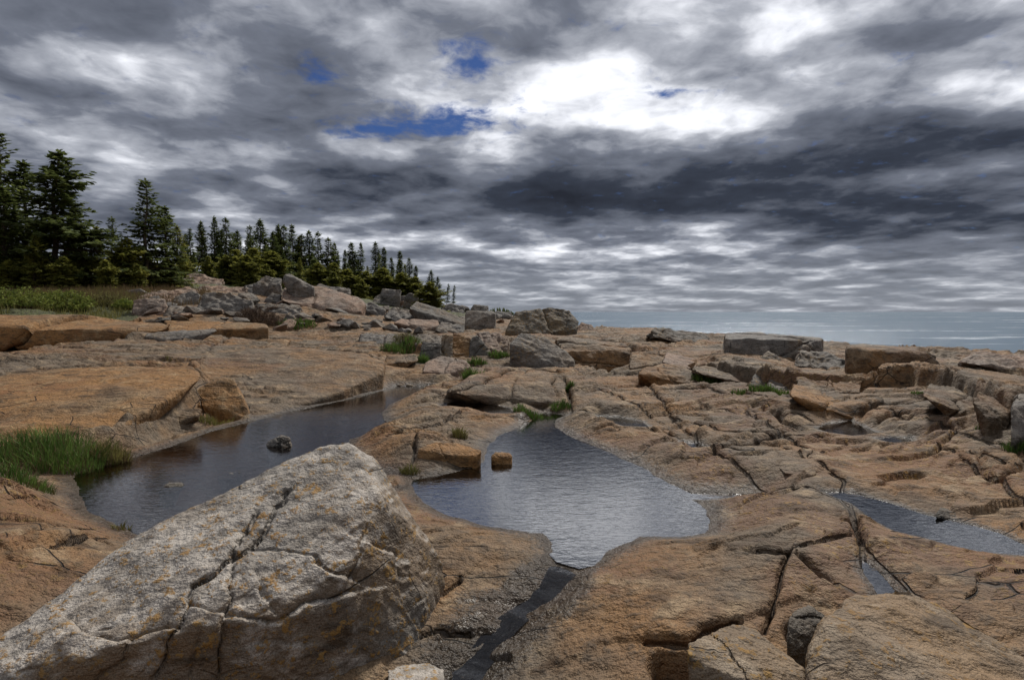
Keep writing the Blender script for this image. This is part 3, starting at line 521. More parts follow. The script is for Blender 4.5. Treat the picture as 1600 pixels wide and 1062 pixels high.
# rubble heap
def rows(mt, specs, group, **kw):
    for s in specs:
        lab, pts = s[0], s[1]; k2 = dict(kw, fix=False); k2.update(s[2] if len(s) > 2 else {}); m_ = k2.pop('mt', mt); K(lab, m_, pts, group=group, **k2)
rows(G_GREY, [
 ('pale flat slab at the left end of the rubble heap', [(214,468,0),(275,476,0),(300,472,.5),(312,452,3),(290,448,4),(215,462,1.)], dict(mt=G_PINK, d0=31)),
 ('squat block at the far left foot of the rubble heap', [(205,491,0),(255,492,0),(262,478,.3),(256,467,.8),(210,467,.8)], dict(mt=G_PINK, d0=28)),
 ('angular grey block above the squat block', [(268,476,0),(305,476,0),(314,460,.5),(300,453,1.),(275,462,.7)], dict(d0=30)),
 ('large cracked boulder in the left of the heap', [(305,480,0),(360,489,0),(400,486,.2),(392,468,.6),(358,455,1.2),(318,455,1.2)], dict(d0=29.5)),
 ('long grey boulder lying in front of the heap', [(252,493,0),(335,500,0),(372,502,.2),(366,492,.6),(325,480,1.),(270,474,1.)], dict(d0=27.5)),
 ('thin pale slab on top of the large cracked boulder', [(308,456,0),(385,459,0),(388,450,1.),(350,445,2.),(312,447,1.5)], dict(d0=32, mt=G_PINK)),
 ('grey block right of the thin pale slab', [(384,458,0),(430,464,0),(442,455,.4),(440,445,1.2),(400,441,1.4),(380,444,1.)], dict(d0=33)),
 ('tilted block leaning on the crest of the heap', [(440,440,0),(478,450,0),(492,448,.3),(452,427,.6),(444,428,.3)], dict(d0=36, sink=.9, noise=.6)),
 ('great sloping slab with a shadowed underside in the heap', [(438,468,0),(460,479,0),(520,488,0),(562,488,.2),(570,476,.8),(560,463,2.5),(500,448,4.5),(443,447,3.)], dict(d0=31, mt=G_PINK, noise=.4)),
 ('small stone propped between the grey block and the great slab', [(412,470,0),(438,474,0),(440,460,.4),(425,456,.5)], dict(d0=31)),
 ('low ledge stones under the great sloping slab', [(398,488,0),(470,492,0),(472,480,.6),(400,472,1.)], dict(d0=30)),
 ('pale knobbly outcrop among the low spruces', [(275,446,0),(345,447,0),(350,436,2),(310,425,3),(285,432,2)], dict(d0=47, mt=G_PINK)),
 ('rounded stone on the skyline left of the tilted block', [(395,446,0),(440,446,0),(440,434,.8),(415,431,.8)], dict(d0=40)),
 ('slab on the skyline right of the tilted block', [(488,452,0),(545,460,0),(548,450,1.),(500,443,1.2)], dict(d0=40)),
 ('white edged stone in front of the brown shrub', [(441,503,0),(458,504,0),(461,494,.2),(448,489,.2)], dict(d0=25, noise=.5)),
 ('sharp cornered block right of the great slab', [(566,484,0),(600,495,0),(604,484,.3),(580,470,.8),(568,474,.5)], dict(d0=34)),
 ('pale slab behind the sharp cornered block', [(582,474,0),(620,478,0),(626,466,.8),(600,458,1.3),(585,462,1.)], dict(d0=40)),
 ('square block on the skyline under the tall spruces', [(594,461,0),(625,464,0),(627,452,.5),(597,450,.5)], dict(d0=52, noise=.5)),
 ('upright stone left of the long dark tilted slab', [(613,476,0),(638,481,0),(640,462,.5),(620,460,.5)], dict(d0=42)),
 ('pointed stone with an orange face above the long tilted slab', [(630,480,0),(652,484,0),(655,464,.5),(640,456,.5),(632,462,.3)], dict(d0=43, mt=G_DARK)),
 ('long dark tilted slab sliding right', [(638,480,0),(655,494,0),(695,505,0),(748,514,.3),(742,506,.8),(690,482,2.),(650,469,1.5)], dict(d0=37, mt=G_DARK, noise=.4)),
 ('flat topped table rock in front of the long tilted slab', [(615,504,0),(640,515,0),(666,516,0),(686,510,.3),(684,500,1.3),(625,497,1.3)], dict(d0=31, mt=G_PINK, noise=.35)),
 ('pale sloping stone left of the table rock', [(600,496,0),(622,503,0),(662,497,.6),(650,484,1.4),(612,479,1.4)], dict(d0=34)),
 ('stone with an orange lichen cap near the last spruces', [(676,476,0),(692,478,0),(693,462,.4),(678,460,.4)], dict(d0=52, mt=G_LICH, noise=.5)),
 ('low block left of the orange capped stone', [(655,475,0),(678,477,0),(680,465,.6),(660,461,.6)], dict(d0=52)),
 ('broad block right of the orange capped stone', [(688,487,0),(725,490,0),(727,478,.8),(705,473,1.),(690,475,.8)], dict(d0=48)),
 ('square block left of the dark gap', [(726,510,0),(774,514,0),(775,489,.3),(770,485,.8),(727,485,.8)], dict(d0=39, noise=.35)),
 ('small block on the skyline above the square block', [(734,486,0),(762,488,0),(764,477,.5),(740,475,.5)], dict(d0=50, noise=.5)),
 ('roof slab bridging a dark gap beside the big dark boulder', [(768,497,0),(800,499,0),(800,488,.5),(775,485,.5)], dict(d0=39.5, sink=-.3, noise=.3)),
 ('low rubble stone below the square block', [(680,514,0),(725,520,0),(728,508,.8),(690,503,1.)], dict(d0=35)),
], H_)
rows(G_DARK, [
 ('leftmost block of the broken ledge, above the grass hollow', [(560,535,0),(602,538,0),(603,524,.5),(580,520,1.2),(562,521,.9)], dict(mt=G_GREY)),
 ('low grey block above the shrub in the grass hollow', [(600,536,0),(652,537,0),(655,523,.8),(605,521,.9)], dict(mt=G_GREY)),
 ('upper grey step of the ledge', [(648,537,0),(690,538,0),(692,524,.7),(652,521,.9)], dict(mt=G_GREY)),
 ('dark cube block at the foot of the ledge', [(655,556,0),(690,559,0),(690,536,.2),(660,533,.5)]),
 ('narrow upright block right of the dark cube', [(688,558,0),(707,558,0),(708,524,.5),(690,521,.6)], dict(mt=G_LICH)),
 ('rust stained block in the middle of the ledge', [(705,557,0),(735,557,0),(737,527,.5),(708,520,.9)], dict(mt=G_WARM)),
 ('pointed block leaning in the ledge', [(732,558,0),(770,558,0),(765,545,.2),(745,523,.5),(735,530,.4)]),
 ('rounded pink end block of the ledge beside the grey boulder', [(762,552,0),(794,552,0),(796,530,.6),(775,518,1.4),(745,519,1.6)], dict(mt=G_PINK)),
 ('grey triangular boulder leaning against the central ledge', [(796,537,.2),(797,560,0),(830,569,0),(885,575,0),(898,566,.2),(884,548,.5),(850,527,.8),(814,519,.8)], dict(mt=G_GREY, d0=17.5, noise=.5, vox=.03, joints=0)),
 ('big dark boulder with an orange crest on the middle skyline', [(791,518,0),(803,524,0),(850,520,0),(902,514,.5),(905,503,.9),(890,482,1.2),(860,479,1.2),(805,487,.9)], dict(mt=G_DARKL, d0=28, noise=.5, vox=.045, joints=1)),
 ('small stone at the right foot of the big dark boulder', [(902,515,0),(928,517,0),(926,507,.5),(908,503,.5)], dict(mt=G_PINK, d0=29)),
 ('massive overhanging block of the central ledge', [(876,548,.2),(897,563,.1),(925,576,0),(952,581,0),(984,574,.1),(986,545,.5),(975,536,2.),(880,526,2.5),(868,530,1.)], dict(mt=G_BED, d0=16.5, noise=.4, vox=.035, sink=.0)),
 ('rounded block under the right end of the central ledge', [(982,574,0),(1003,581,0),(1036,567,.3),(1045,557,.7),(1028,546,1.2),(986,550,1.)], dict(mt=G_BED, noise=.5)),
 ('low mossy slab in front of the central ledge', [(998,584,0),(1040,594,0),(1080,598,0),(1088,587,.3),(1068,571,1.2),(1035,567,1.3),(1005,576,.7)], dict(mt=G_BED, noise=.5)),
 ('thin block right of the low mossy slab', [(1036,566,0),(1085,577,0),(1092,564,1.),(1040,551,1.6)], dict(mt=G_PINK, noise=.4)),
 ('long step behind the first grass clump on the right', [(1080,580,0),(1172,597,0),(1180,582,1.),(1090,563,1.8)], dict(mt=G_BED, noise=.35)),
 ('grey wedge stone behind the long grass strip', [(1170,601,0),(1200,604,0),(1198,590,.4),(1182,580,.6)], dict(mt=G_GREY)),
 ('first ledge block right of the grey wedge stone', [(1198,606,0),(1243,611,0),(1246,594,.7),(1205,585,1.1)], dict(mt=G_GREY)),
 ('second ledge block right of the grey wedge stone', [(1242,611,0),(1292,613,0),(1296,596,.8),(1246,590,1.1)], dict(mt=G_BED)),
 ('third ledge block right of the grey wedge stone', [(1290,612,0),(1345,612,0),(1350,594,.8),(1295,591,1.)], dict(mt=G_BED)),
 ('dark end block of the ledge above the brown wedge', [(1343,609,0),(1418,606,0),(1420,588,.6),(1350,587,1.)]),
 ('low dark mound in front of the far flat topped block', [(1010,523,0),(1060,530,0),(1114,538,.4),(1105,528,2.),(1050,514,3.),(1025,512,2.)], dict(d0=30)),
 ('long flat topped block with a sheer grey face before the sea', [(1132,552,0),(1180,557,0),(1240,561,0),(1287,551,.5),(1288,528,.7),(1278,524,1.6),(1160,519,2.6),(1135,520,2.2),(1131,527,.1),(1240,531,.1)], dict(mt=G_GREY, d0=24, noise=.32, vox=.05, joints=2)),
 ('stone leaning on the sheer face of the long flat topped block', [(1183,564,0),(1226,567,0),(1215,556,.3),(1200,548,.4)], dict(mt=G_GREY)),
 ('grey broken boulder between the two flat topped blocks', [(1240,570,0),(1285,576,0),(1324,576,0),(1322,566,.4),(1290,550,.9),(1248,547,.9)], dict(mt=G_GREY)),
 ('shorter flat topped block with a dark face near the right edge', [(1325,576,0),(1375,578,0),(1462,570,.4),(1466,553,.6),(1450,546,1.4),(1410,541,2.2),(1330,541,1.4),(1326,546,.1),(1420,552,.2)], dict(mt=G_BED, d0=17.5, noise=.25, vox=.04, joints=3)),
 ('low stone at the foot of the shorter flat topped block', [(1372,576,0),(1420,577,0),(1415,567,.4),(1385,565,.4)], dict(mt=G_BED)),
 ('brown wedge slab pointing at the small triangular pool', [(1234,618,0),(1290,641,0),(1336,652,0),(1342,640,.4),(1300,614,1.5),(1240,601,1.2)], dict(mt=G_WARM, noise=.3, vox=.03)),
 ('low slab on the shore right of the shorter flat topped block', [(1450,556,0),(1530,562,0),(1535,551,1.),(1460,542,2.)], dict(mt=G_BED)),
 ('pale slab at the right edge of the shore', [(1500,566,0),(1620,578,0),(1620,556,1.5),(1530,549,2.)], dict(mt=G_PINK)),
 ('rounded block above the bushes at the right edge', [(1520,628,.2),(1545,656,0),(1576,672,0),(1578,645,.2),(1560,622,.8),(1528,611,.9)], dict(mt=G_BED, noise=.5)),
 ('tall block cut off by the right edge', [(1578,682,0),(1640,690,0),(1640,625,.7),(1590,616,.8),(1579,636,.2)], dict(mt=G_GREY, noise=.4)),
 ('bedrock hump left of the rounded block on the right', [(1440,618,0),(1500,640,0),(1530,645,.1),(1520,618,1.),(1450,600,1.4)], dict(mt=G_BED, noise=.4)),
 ('weathered hump of the rock beside the grass filled joint', [(700,612,0),(790,630,0),(860,634,0),(884,628,.1),(886,598,.9),(865,582,1.8),(790,574,2.4),(735,588,1.5)], dict(mt=G_BED, noise=.25, vox=.035, joints=3)),
], LW)
# ------------------------------------------------------------------ spruces
BARK = simple('spruce_bark', (.11, .085, .065), .9, .35, 5); 
NEEDLE = [simple('spruce_needles_dark', (.085, .118, .038), .7, .4, 2., (.17, .20, .058), .4), simple('spruce_needles_olive', (.17, .19, .04), .7, .4, 2., (.33, .32, .07), .4)]
def spruce_mesh(seed, H=9., rad=2.3, bare=.05, thin=.0, lean=0., flag=0., dens=1.):
    """tapered trunk with whorls of limbs; needle sprays all along the limbs"""
    r = random.Random(seed); TV, TF, CV, CF = [], [], [], []
    def tube(p, q, r0, r1, n=5):
        p, q = Vector(p), Vector(q); d = (q-p).normalized(); a = d.orthogonal().normalized(); b = d.cross(a); k = len(TV)
        for c_, rr_ in ((p, r0), (q, r1)):
            for i in range(n): an = 2*math.pi*i/n; TV.append(tuple(c_+a*rr_*math.cos(an)+b*rr_*math.sin(an)))
        for i in range(n): j = (i+1) % n; TF.append((k+i, k+j, k+n+j, k+n+i))
    ph = [r.uniform(0, 6.28) for _ in range(3)]
    def axis(h): s = h/H; return Vector((lean*s*s+.06*math.sin(h*1.3+seed), .05*math.cos(h*1.1+seed), h))
    hs = np.linspace(0, H, 12)
    for a, b in zip(hs[:-1], hs[1:]): tube(axis(a), axis(b), .015*H*(1-a/H)**.8+.012, .015*H*(1-b/H)**.8+.010, 7)
    def spray(p, d, L, w):
        d = d.normalized(); s = d.cross(Vector((0, 0, 1)))
        if s.length < .1: s = Vector((1, 0, 0))
        s.normalize(); up = s.cross(d)
        s = (s+up*r.uniform(-.5, .5)).normalized(); k = len(CV)
        tip = p+d*L-Vector((0, 0, L*r.uniform(.0, .25)))
        CV.extend([tuple(p), tuple(p+d*L*.45+s*w), tuple(tip), tuple(p+d*L*.45-s*w)]); CF.append((k, k+1, k+2, k+3))
    h = H*bare+.2; gap_az = r.uniform(0, 6.28)
    while h < H*.985:
        s = h/H; Lm = rad*((1-s)**.75)*(1 if s > .25 else .75+s)+.10
        Lm *= .82+.22*math.sin(h*1.9+ph[0])+.16*math.sin(h*4.3+ph[1]); nb = 8 if s < .8 else 7; a0 = r.uniform(0, 6.28)
        for i in range(nb):
            if r.random() < thin: continue
            az = a0+6.283*i/nb+r.uniform(-.35, .35); L = Lm*r.uniform(.45, 1.25)
            if flag: L *= 1+flag*math.cos(az)
            if math.cos(az-gap_az) > .8 and r.random() < .5: L *= .5
            dr = r.uniform(-.10, .12)+(.55*(s-.5) if s > .5 else -.12); o_ = Vector((math.cos(az), math.sin(az), dr)).normalized(); p0 = axis(h)
            tube(p0, p0+o_*L*.9, .012+.012*L, .006, 3)
            dead = s < .3 and r.random() < .25
            n = max(3, int(L/.17*dens))
            for k in range(n):
                u = (k+.6)/n
                if u < .22 or (dead and u < .75): continue
                p = p0+o_*L*u+Vector((0, 0, -.10*L*u*(1-u)+.10*L*u*u)); sd_ = Vector((-math.sin(az), math.cos(az), 0))
                wl = (.16+.30*(1-u)*min(L, 1.6))*r.uniform(.7, 1.25)
                for sg in (-1, 1): spray(p, o_*.75+sd_*sg*r.uniform(.5, 1.1)+Vector((0, 0, r.uniform(-.35, .25))), wl*1.25, .09+.07*r.random())
                if r.random() < .6: spray(p, o_*.5+Vector((0, 0, r.uniform(-.9, .7))), wl*.9, .10)
            spray(p0+o_*L*.88, o_+Vector((0, 0, .2)), .36, .10)
        h += H*.022*r.uniform(.7, 1.35)*(1.25-.5*s)/dens**.5
    for k in range(14): spray(axis(H*(.94+.06*k/14)), Vector((r.uniform(-.6, .6), r.uniform(-.6, .6), 1)), .35, .07)
    def mk(n_, V_, F_): me = bpy.data.meshes.new(n_); me.from_pydata(V_, [], F_); return me
    return mk('trunk', TV, TF), mk('crown', CV, CF), H
VAR = [spruce_mesh(1, 9, 2.2, .05, .05), spruce_mesh(2, 9, 1.75, .10, .12), spruce_mesh(3, 9, 2.8, .04, .10, .3, .35, 1.15), spruce_mesh(4, 9, 1.55, .22, .22), spruce_mesh(5, 9, 2.5, .06, .34, .2, .15), spruce_mesh(6, 9, 1.45, .05, .05), spruce_mesh(8, 5, 2.6, .03, .05, .2, .2, 1.1), spruce_mesh(9, 6, 1.0, .35, .55, .5, .3)]
for v in VAR: v[0].materials.append(BARK)
CR = {}
def crown_mesh(v, mi):
    if (v, mi) not in CR: me = VAR[v][1].copy() if (v, 0) in CR or (v, 1) in CR else VAR[v][1]; me.materials.clear(); me.materials.append(NEEDLE[mi]); CR[(v, mi)] = me
    return CR[(v, mi)]
def tree(label, px, top, d, v, mi=0, wide=1., group='spruces on the wooded shore', rz=None, flag=False):
    x = at_depth(px, 487, d)[0]; z = ground(x, d)[0]; zt = at_depth(px, top, d)[2]; s = max(1.2, zt-z)/VAR[v][2]
    e = empty('spruce_tree', (x, d, z-.08), rz if rz is not None else random.uniform(0, 6.28)); e.scale = (s*wide, s*wide, s)
    for nm, me in (('trunk', VAR[v][0]), ('crown', crown_mesh(v, mi))):
        o = bpy.data.objects.new(nm, me); COL.objects.link(o); o.parent = e
    return tag(e, label, 'spruce', group)
ORD = 'first second third fourth fifth sixth seventh eighth ninth tenth eleventh twelfth thirteenth fourteenth fifteenth sixteenth seventeenth eighteenth nineteenth twentieth'.split()
for lab, px, top, d, v, mi, w, rz in [
 ('tall thin topped spruce cut by the left edge', 4, 203, 44, 4, 0, .75, 0), ('narrow dark spruce second from the left edge', 46, 250, 45, 1, 0, .95, 1), ('tallest broad spruce with branches sweeping right', 88, 234, 41, 2, 0, 1.05, 0),
 ('dark spruce filling the left edge below the thin topped one', 12, 290, 40, 0, 0, 1.1, 2), ('shorter spruce just right of the tallest broad one', 122, 318, 46, 0, 0, .9, 3), ('low spruce under the sweeping branches', 150, 352, 43, 2, 1, .9, 0), ('small ragged spruce left of the lone open one', 178, 338, 47, 4, 0, .7, 0),
 ('open branched lone spruce against the sky', 230, 279, 44, 4, 0, .85, .4), ('spruce touching the right side of the lone open one', 262, 321, 46, 1, 0, 1.05, 1), ('low spruce at the right foot of the lone open one', 280, 352, 50, 0, 1, .9, 2),
 ('bushy low spruce between the tallest and the lone spruces', 195, 372, 42, 6, 1, .8, 0), ('low olive spruce at the meadow edge under the tallest one', 55, 365, 38, 2, 1, .85, 0)]:
    tree(lab, px, top, d, v, mi, w*1.45, 'spruces left of the rubble heap', rz)
line = [(300,356),(318,345),(338,338),(356,340),(374,360),(392,352),(409,343),(428,362),(437,351),(448,352),(459,351),(474,366),(485,360),(499,362),(513,371),(527,379),(540,390),(552,378),(565,379)]
for k, (px, top) in enumerate(line): tree(ORD[k]+' treetop from the left in the row of spruces behind the heap', px, top, 72+(px-300)*.20+random.uniform(-4, 4), random.choice([0, 1, 2, 3, 4, 5]) if k != 6 else 0, 0, random.uniform(.85, 1.35), 'row of spruces behind the heap')
line = [(588,378),(601,386),(612,402),(626,392),(640,403),(650,415),(674,422),(684,432)]
for k, (px, top) in enumerate(line): tree(ORD[k]+' treetop from the left past the gap where the row thins out', px, top, 118+(px-580)*.35, [1, 5, 3, 5, 1, 5, 0, 0][k], 0, 1.1, 'spruces at the end of the row')
back = [(random.uniform(288, 655)) for _ in range(30)]; back.sort(); k = 0
for px in back:
    env = 350+max(0, px-440)*.27; k += 1
    tree((ORD[(k-1) % 20] if k <= 20 else 'later '+ORD[k-21])+' half hidden spruce from the left in the depth of the wood', px, env+random.uniform(4, 42), 92+(px-290)*.2+random.uniform(-6, 10), random.choice([0, 1, 2, 4, 5]), random.choice([0, 0, 1]), random.uniform(.95, 1.45), 'half hidden spruces in the depth of the wood')
tree('bare spindly spruce second from the end of the row', 698, 444, 150, 7, 0, .9); tree('last bare spindly spruce standing alone at the end of the row', 708, 446, 152, 7, 0, .8)
fill = [(305,392),(325,400),(350,395),(378,400),(445,395),(470,402),(495,405),(520,410),(545,412),(575,415),(600,422),(625,428),(650,436)]
for k, (px, top) in enumerate(fill): tree(ORD[k]+' lower spruce from the left in front of the row behind the heap', px, top, 66+(px-300)*.16, [0, 6, 0, 2, 1][k % 5], 1 if k % 2 else 0, .9, 'lower spruces in front of the row')
for lab, px, top, d, w in [('yellow green bushy spruce right of the pale outcrop', 392, 398, 52, 1.25), ('low spreading spruce left of the pale outcrop', 258, 405, 46, 1.0), ('low spreading spruce above the left end of the heap', 215, 412, 41, 1.0), ('dwarf spruce behind the meadow', 165, 405, 39, 1.1),
    ('dwarf spruce beside the tilted block', 520, 424, 60, 1.2), ('dwarf spruce below the row near the skyline slab', 565, 436, 66, 1.2), ('spreading dwarf spruce between outcrop and tilted block', 420, 412, 55, 1.1), ('dwarf spruce at the left edge of the meadow', 20, 405, 38, 1.2), ('dwarf spruce below the tallest broad one', 105, 400, 38, 1.2)]:
    tree(lab, px, top, d, 6, 1, w, 'dwarf spruces at the foot of the wood')
k = 0
for px, py, hp in [(60,452,60),(130,452,55),(175,448,50),(205,449,45),(235,450,52),(262,448,44),(292,440,40),(352,442,44),(375,440,50),(402,440,52),(430,438,46),(500,450,40),(525,452,42),(548,456,36),(575,457,34),(600,458,40),(625,462,36),(648,466,34),(668,470,30)]:
    p = gp(px, py); d = min(max(p[1], 38 if px < 280 else 48), 75); tree(ORD[k]+' bushy dwarf spruce from the left along the front of the wood', px, py-hp, d, 6, 1, random.uniform(1.2, 1.7), 'bushy dwarf spruces along the front of the wood'); k += 1
# rubble: small angular stones between the slabs of the heap, a few shapes shared
proto = []; rr_ = random.Random(5)
for q in range(7):
    bm = bmesh.new()
    for _ in range(16): v = Vector((rr_.gauss(0, 1), rr_.gauss(0, .8), rr_.gauss(0, .6))); v.normalize(); bm.verts.new((v.x*rr_.uniform(.75, 1), v.y*.8, v.z*.55))
    h_ = bmesh.ops.convex_hull(bm, input=bm.verts); bmesh.ops.bevel(bm, geom=bm.edges[:], offset=.035, segments=1, affect='EDGES'); me = bpy.data.meshes.new('rubble_stone'); bm.to_mesh(me); bm.free(); me.materials.append([G_GREY, G_PINK, G_GREY, G_DARK][q % 4]); proto.append(me)
HEAP = [(to_px(np.array(o.location)[None]), o['label']) for o in COL.objects if o.get('group') == H_]
rub = []
for q in range(110):
    px = rr_.uniform(215, 790); top_ = 458+(px-215)*.045; py = rr_.uniform(top_, 516 if px < 600 else 522); p = gp(px, py)
    if p[1] > 65 or p[1] < 20: continue
    o = bpy.data.objects.new('rubble_stone', proto[q % 7]); COL.objects.link(o); sc = rr_.uniform(.25, .75)*p[1]/36; o.location = (p[0], p[1], p[2]+sc*.12); o.scale = (sc*1.25, sc, sc*rr_.uniform(.6, 1.1)); o.rotation_euler = (rr_.uniform(-.3, .3), rr_.uniform(-.3, .3), rr_.uniform(0, 6.28))
    (hx, hy), hl = min(HEAP, key=lambda h: abs(h[0][0][0]-px)+2*abs(h[0][1][0]-py)); hx, hy = hx[0], hy[0]
    for w_ in (' at ', ' with ', ' lying ', ' in ', ' on ', ' of ', ' under ', ' beside ', ' near ', ' leaning ', ' sliding ', ' bridging ', ' above ', ' between ', ' among ', ' behind ', ' below '): hl = hl.split(w_)[0]
    side = ('left of' if px < hx else 'right of') if abs(px-hx) > 2*abs(py-hy) else ('in front of' if py > hy else 'behind')
    rub.append((('tiny' if sc < .45*p[1]/36 else 'small')+' '+['grey', 'pinkish', 'grey', 'dark'][(q % 7) % 4]+' rubble stone '+side+' the '+hl, px, o))
rub.sort(key=lambda e: (e[0], e[1])); seen = {}
for l_, px, o in rub:
    n_ = seen.get(l_, 0); seen[l_] = n_+1; same = sum(1 for e in rub if e[0] == l_)
    tag(o, l_ if same == 1 else l_+', '+ORD[n_]+' from left', 'stone', 'small rubble stones of the heap')
# far wooded islet
x0, x1 = at_depth(758, 487, 900)[0], at_depth(803, 487, 900)[0]; V = []; Fq = []
for i in range(25):
    u = i/24; hh = 6*math.sin(math.pi*u)**.5
    for dy, z in ((-30, SEA-1), (-10, SEA+hh*.7), (0, SEA+hh), (30, SEA-1)): V.append((x0+(x1-x0)*u, 900+dy, z))
    if i: Fq += [[(i-1)*4+j, i*4+j, i*4+j+1, (i-1)*4+j+1] for j in range(3)]
tag(mesh_obj('far_islet', V, np.array(Fq), simple('islet_ground', (.05, .055, .05))), 'low dark islet on the horizon', None, None, 'structure')
FM = []; FV = []
for i in range(60):
    u = random.random(); x = x0+(x1-x0)*u; hh = (5+4*random.random())*(math.sin(math.pi*min(max(u, .05), .95))**.4); z0 = SEA+5*math.sin(math.pi*u)**.5; y = 895+random.uniform(-8, 8); k = len(FV); w = 1.6
    for lv in range(3):
        b0 = z0+hh*lv*.28; k = len(FV)
        FV += [(x+w*(1-lv*.25)*math.cos(a), y+w*(1-lv*.25)*math.sin(a), b0) for a in np.arange(6)*1.047]+[(x, y, b0+hh*.45)]; FM += [(k+j, k+(j+1) % 6, k+6) for j in range(6)]
tag(mesh_obj('islet_forest', FV, FM, NEEDLE[0]), 'dark line of trees on the far islet', None, None, 'stuff')
# ------------------------------------------------------------------ grass, shrubs and meadow
GRS = [simple('grass_green', (.075, .15, .026), .6, .4, 4., (.15, .23, .05), .25), simple('grass_olive', (.17, .17, .045), .65, .4, 4., (.28, .25, .08), .25), simple('grass_straw', (.22, .16, .08), .7, .4, 4., (.15, .10, .05), .2), simple('shrub_brown', (.085, .055, .04), .8, .4, 4., (.15, .10, .065), .1), simple('leaf_green', (.15, .21, .035), .6, .4, 4., (.30, .33, .07), .25)]
def blades(n, rx, ry, h, wd, seed, lean=.35, zf=None):
    r = random.Random(seed); V, Fc = [], []
    for _ in range(n):
        a, q = r.uniform(0, 6.283), math.sqrt(r.random()); x, y = rx*q*math.cos(a), ry*q*math.sin(a); hh = h*r.uniform(.45, 1.1)*(1.1-.5*q); la = r.uniform(0, 6.283); l = hh*lean*r.uniform(.2, 1.6)
        dx_, dy_ = math.cos(la)*l+x/rx*hh*.25, math.sin(la)*l+y/ry*hh*.25; w = wd*r.uniform(.6, 1.3); wa = r.uniform(0, 3.14); wx_, wy_ = math.cos(wa)*w, math.sin(wa)*w; z = zf(x, y) if zf else -.02; k = len(V)
        V += [(x-wx_, y-wy_, z), (x+wx_, y+wy_, z), (x+dx_*.4+wx_*.8, y+dy_*.4+wy_*.8, z+hh*.6), (x+dx_*.4-wx_*.8, y+dy_*.4-wy_*.8, z+hh*.6), (x+dx_, y+dy_, z+hh*.95)]; Fc += [(k, k+1, k+2, k+3), (k+3, k+2, k+4)]
    return V, Fc
def tuft(label, px, py, wpx, hpx, mi=0, n=260, deep=.6, dead=.25, cat='grass', name='grass_tuft', lean=.35):
    p = gp(px, py); d = p[1]; rx = wpx*d/F/2; h = hpx*d/F; zf = lambda x, y: ground(p[0]+x, p[1]+y)[0]-p[2]-.02
    e = empty(name, tuple(p)); wd = max(.004, d/RES*.35)
    V, Fc = blades(n, rx, rx*deep, h, wd, int(px), lean, zf); mesh_obj('green_blades', V, Fc, GRS[mi], e, False)
    if dead: V, Fc = blades(int(n*dead), rx*1.05, rx*deep*1.05, h*.8, wd, int(px)+1, .6, zf); mesh_obj('dry_blades', V, Fc, GRS[2], e, False)
    return tag(e, label, cat, 'grass tufts in the rock joints' if cat == 'grass' else None)
for a in [
 ('tall lush green grass at the left bank of the long pool', 78, 722, 155, 58, 0, 1300, .7, .45), ('bright short grass at the left edge below the tall grass', 15, 742, 120, 34, 0, 800, .8, .4), ('straw coloured dry grass at the right end of the lush bank', 170, 718, 60, 42, 1, 420, .7, 1.),
 ('dark grass under the wedge block by the pool', 335, 664, 60, 16, 1, 300, .5, .3), ('low green tuft at the head of the central pool', 832, 655, 62, 18, 0, 520, .6, .15), ('small grass in the joint above the head of the central pool', 876, 636, 34, 16, 0, 200, .6, .3), ('small tuft in the joint right of the weathered hump', 890, 604, 14, 16, 0, 150, .8, .2),
 ('tuft on the peninsula above the small block', 718, 682, 24, 25, 1, 160, .8, .4), ('dark tuft in the crack by the neck of the two pools', 640, 738, 30, 20, 1, 170, .7, .3), ('tuft below the grey triangular boulder on the left', 738, 592, 34, 26, 0, 260, .6, .2), ('upper tuft left of the grey triangular boulder', 745, 568, 32, 16, 0, 220, .6, .2),
 ('grass between the pink end block and the grey boulder', 780, 557, 34, 16, 0, 240, .5, .2), ('green grass filling the hollow of the broken ledge', 632, 548, 74, 20, 0, 520, .5, .3), ('bright clump right below the grass hollow', 660, 566, 20, 20, 0, 160, .7, .1), ('first grass clump right of the mossy slab', 1105, 597, 48, 22, 0, 380, .5, .2),
 ('long green grass strip in front of the ledge on the right', 1190, 612, 100, 16, 0, 620, .3, .2), ('thin grass on the low mossy slab', 1055, 592, 36, 14, 1, 180, .5, .5), ('green grass beside the brown shrub', 462, 509, 64, 14, 0, 420, .5, .4), ('thin grass along the foot of the long low slab', 300, 517, 60, 8, 0, 260, .3, .3), ('sparse weed at the water edge beside the huge boulder', 190, 826, 26, 22, 1, 40, .6, .6),
 ('dark bush at the foot of the tall right edge block', 1592, 702, 44, 26, 0, 340, .7, .1), ('small tuft under the rounded block on the right', 1535, 668, 24, 12, 0, 140, .6, .2), ('small tuft in the ledge near the right end', 1432, 615, 20, 8, 0, 120, .6, .2), ('little tuft on the sheet above the left slab', 262, 563, 16, 6, 1, 60, .6, .3), ('tiny grass in the crack right of the central ledge', 1063, 566, 18, 9, 0, 90, .6, .2),
 ('dark grass right of the long low slab', 392, 517, 50, 9, 1, 240, .4, .4)]: tuft(*a)
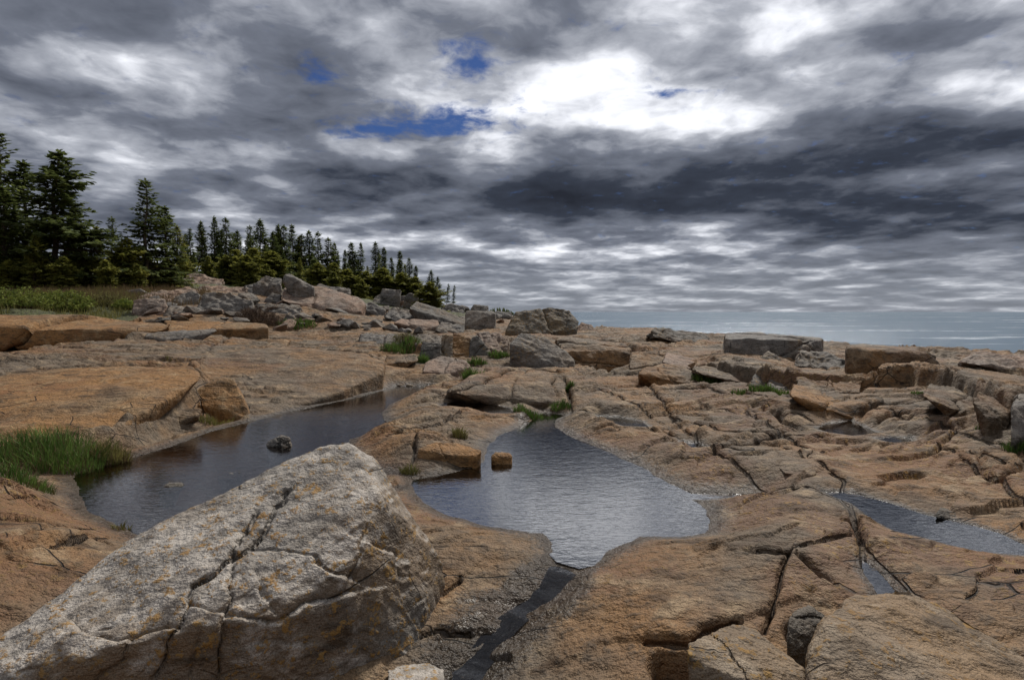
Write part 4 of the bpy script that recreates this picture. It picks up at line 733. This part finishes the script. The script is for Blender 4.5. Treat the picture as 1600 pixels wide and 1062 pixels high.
def shrub(label, px, py, wpx, hpx, mi, n=500, cat='shrub'):
    """twiggy mound: stems from one root with small leaves along them"""
    p = gp(px, py); d = p[1]; r = random.Random(int(px*7)); rx = wpx*d/F/2; H = hpx*d/F; SV, SF, LV_, LF = [], [], [], []; lw = max(.02, d/RES*(1.1 if mi == 4 else .6))
    for _ in range(n):
        a, q = r.uniform(0, 6.283), math.sqrt(r.random()); x, y = rx*q*math.cos(a), rx*.6*q*math.sin(a); hh = H*(1-.55*q*q)*r.uniform(.6, 1.1); k = len(SV); z0 = ground(p[0]+x*.7, p[1]+y*.7)[0]-p[2]-.03
        SV += [(x*.7-.008, y*.7, z0), (x*.7+.008, y*.7, z0), (x+.004, y, z0+hh), (x-.004, y, z0+hh)]; SF.append((k, k+1, k+2, k+3))
        for _ in range(7):
            u = r.uniform(.35, 1.05); c_ = Vector((x*(.7+.3*u)+r.uniform(-1, 1)*lw*2, y*(.7+.3*u)+r.uniform(-1, 1)*lw*2, z0+hh*u)); dv = Vector((r.uniform(-1, 1), r.uniform(-1, 1), r.uniform(-.3, 1))).normalized(); sv = dv.orthogonal().normalized(); k = len(LV_)
            LV_ += [tuple(c_), tuple(c_+dv*lw+sv*lw*.5), tuple(c_+dv*lw*2.2), tuple(c_+dv*lw-sv*lw*.5)]; LF.append((k, k+1, k+2, k+3))
    e = empty('shrub', tuple(p)); mesh_obj('stems', SV, SF, GRS[3], e, False); mesh_obj('foliage', LV_, LF, GRS[mi], e, False); return tag(e, label, cat)
shrub('brown leafless shrub in front of the rubble heap', 405, 503, 78, 24, 3, 520); shrub('dark brown shrub above the grass hollow', 628, 536, 60, 18, 1, 300)
for lab, px, py, w, h, mi in [('leafy green bushes at the left edge of the meadow', 30, 482, 110, 30, 4), ('green shrub patch in the middle of the meadow', 100, 478, 90, 24, 4), ('olive shrub patch at the right end of the meadow', 165, 476, 90, 20, 1), ('small green shrub at the foot of the heap beside the meadow', 195, 482, 30, 14, 4)]: shrub(lab, px, py, w, h, mi, 600)
V, Fc = [], []; r = random.Random(3)
for _ in range(9000):
    px = r.uniform(-120, 235); d = r.uniform(24.5, 37); x = at_depth(px, 487, d)[0]; z = ground(x, d)[0]; hh = r.uniform(.12, .42); a = r.uniform(0, 3.14); w = .022; k = len(V); lx, ly = r.uniform(-.12, .12), r.uniform(-.12, .12)
    if d < 26+2*math.sin(px*.03)+max(0, (px-60)*.03): continue
    V += [(x-w*math.cos(a), d-w*math.sin(a), z-.02), (x+w*math.cos(a), d+w*math.sin(a), z-.02), (x+lx, d+ly, z+hh)]; Fc.append((k, k+1, k+2))
tag(mesh_obj('meadow_grass', V, Fc, GRS[1], None, False), 'rough olive meadow grass between the slabs and the spruces', None, None, 'stuff')
V, Fc = [], []
for _ in range(6000):
    px = r.uniform(-100, 330); d = r.uniform(32, 40); x = at_depth(px, 487, d)[0]; z = ground(x, d)[0]; hh = r.uniform(.2, .6); k = len(V); lx, ly = r.uniform(-.15, .15), r.uniform(-.15, .15)
    V += [(x-.02, d, z-.02), (x+.02, d, z-.02), (x+lx, d+ly, z+hh)]; Fc.append((k, k+1, k+2))
tag(mesh_obj('dry_grass', V, Fc, GRS[2], None, False), 'dry reddish grass along the edge of the wood', None, None, 'stuff')
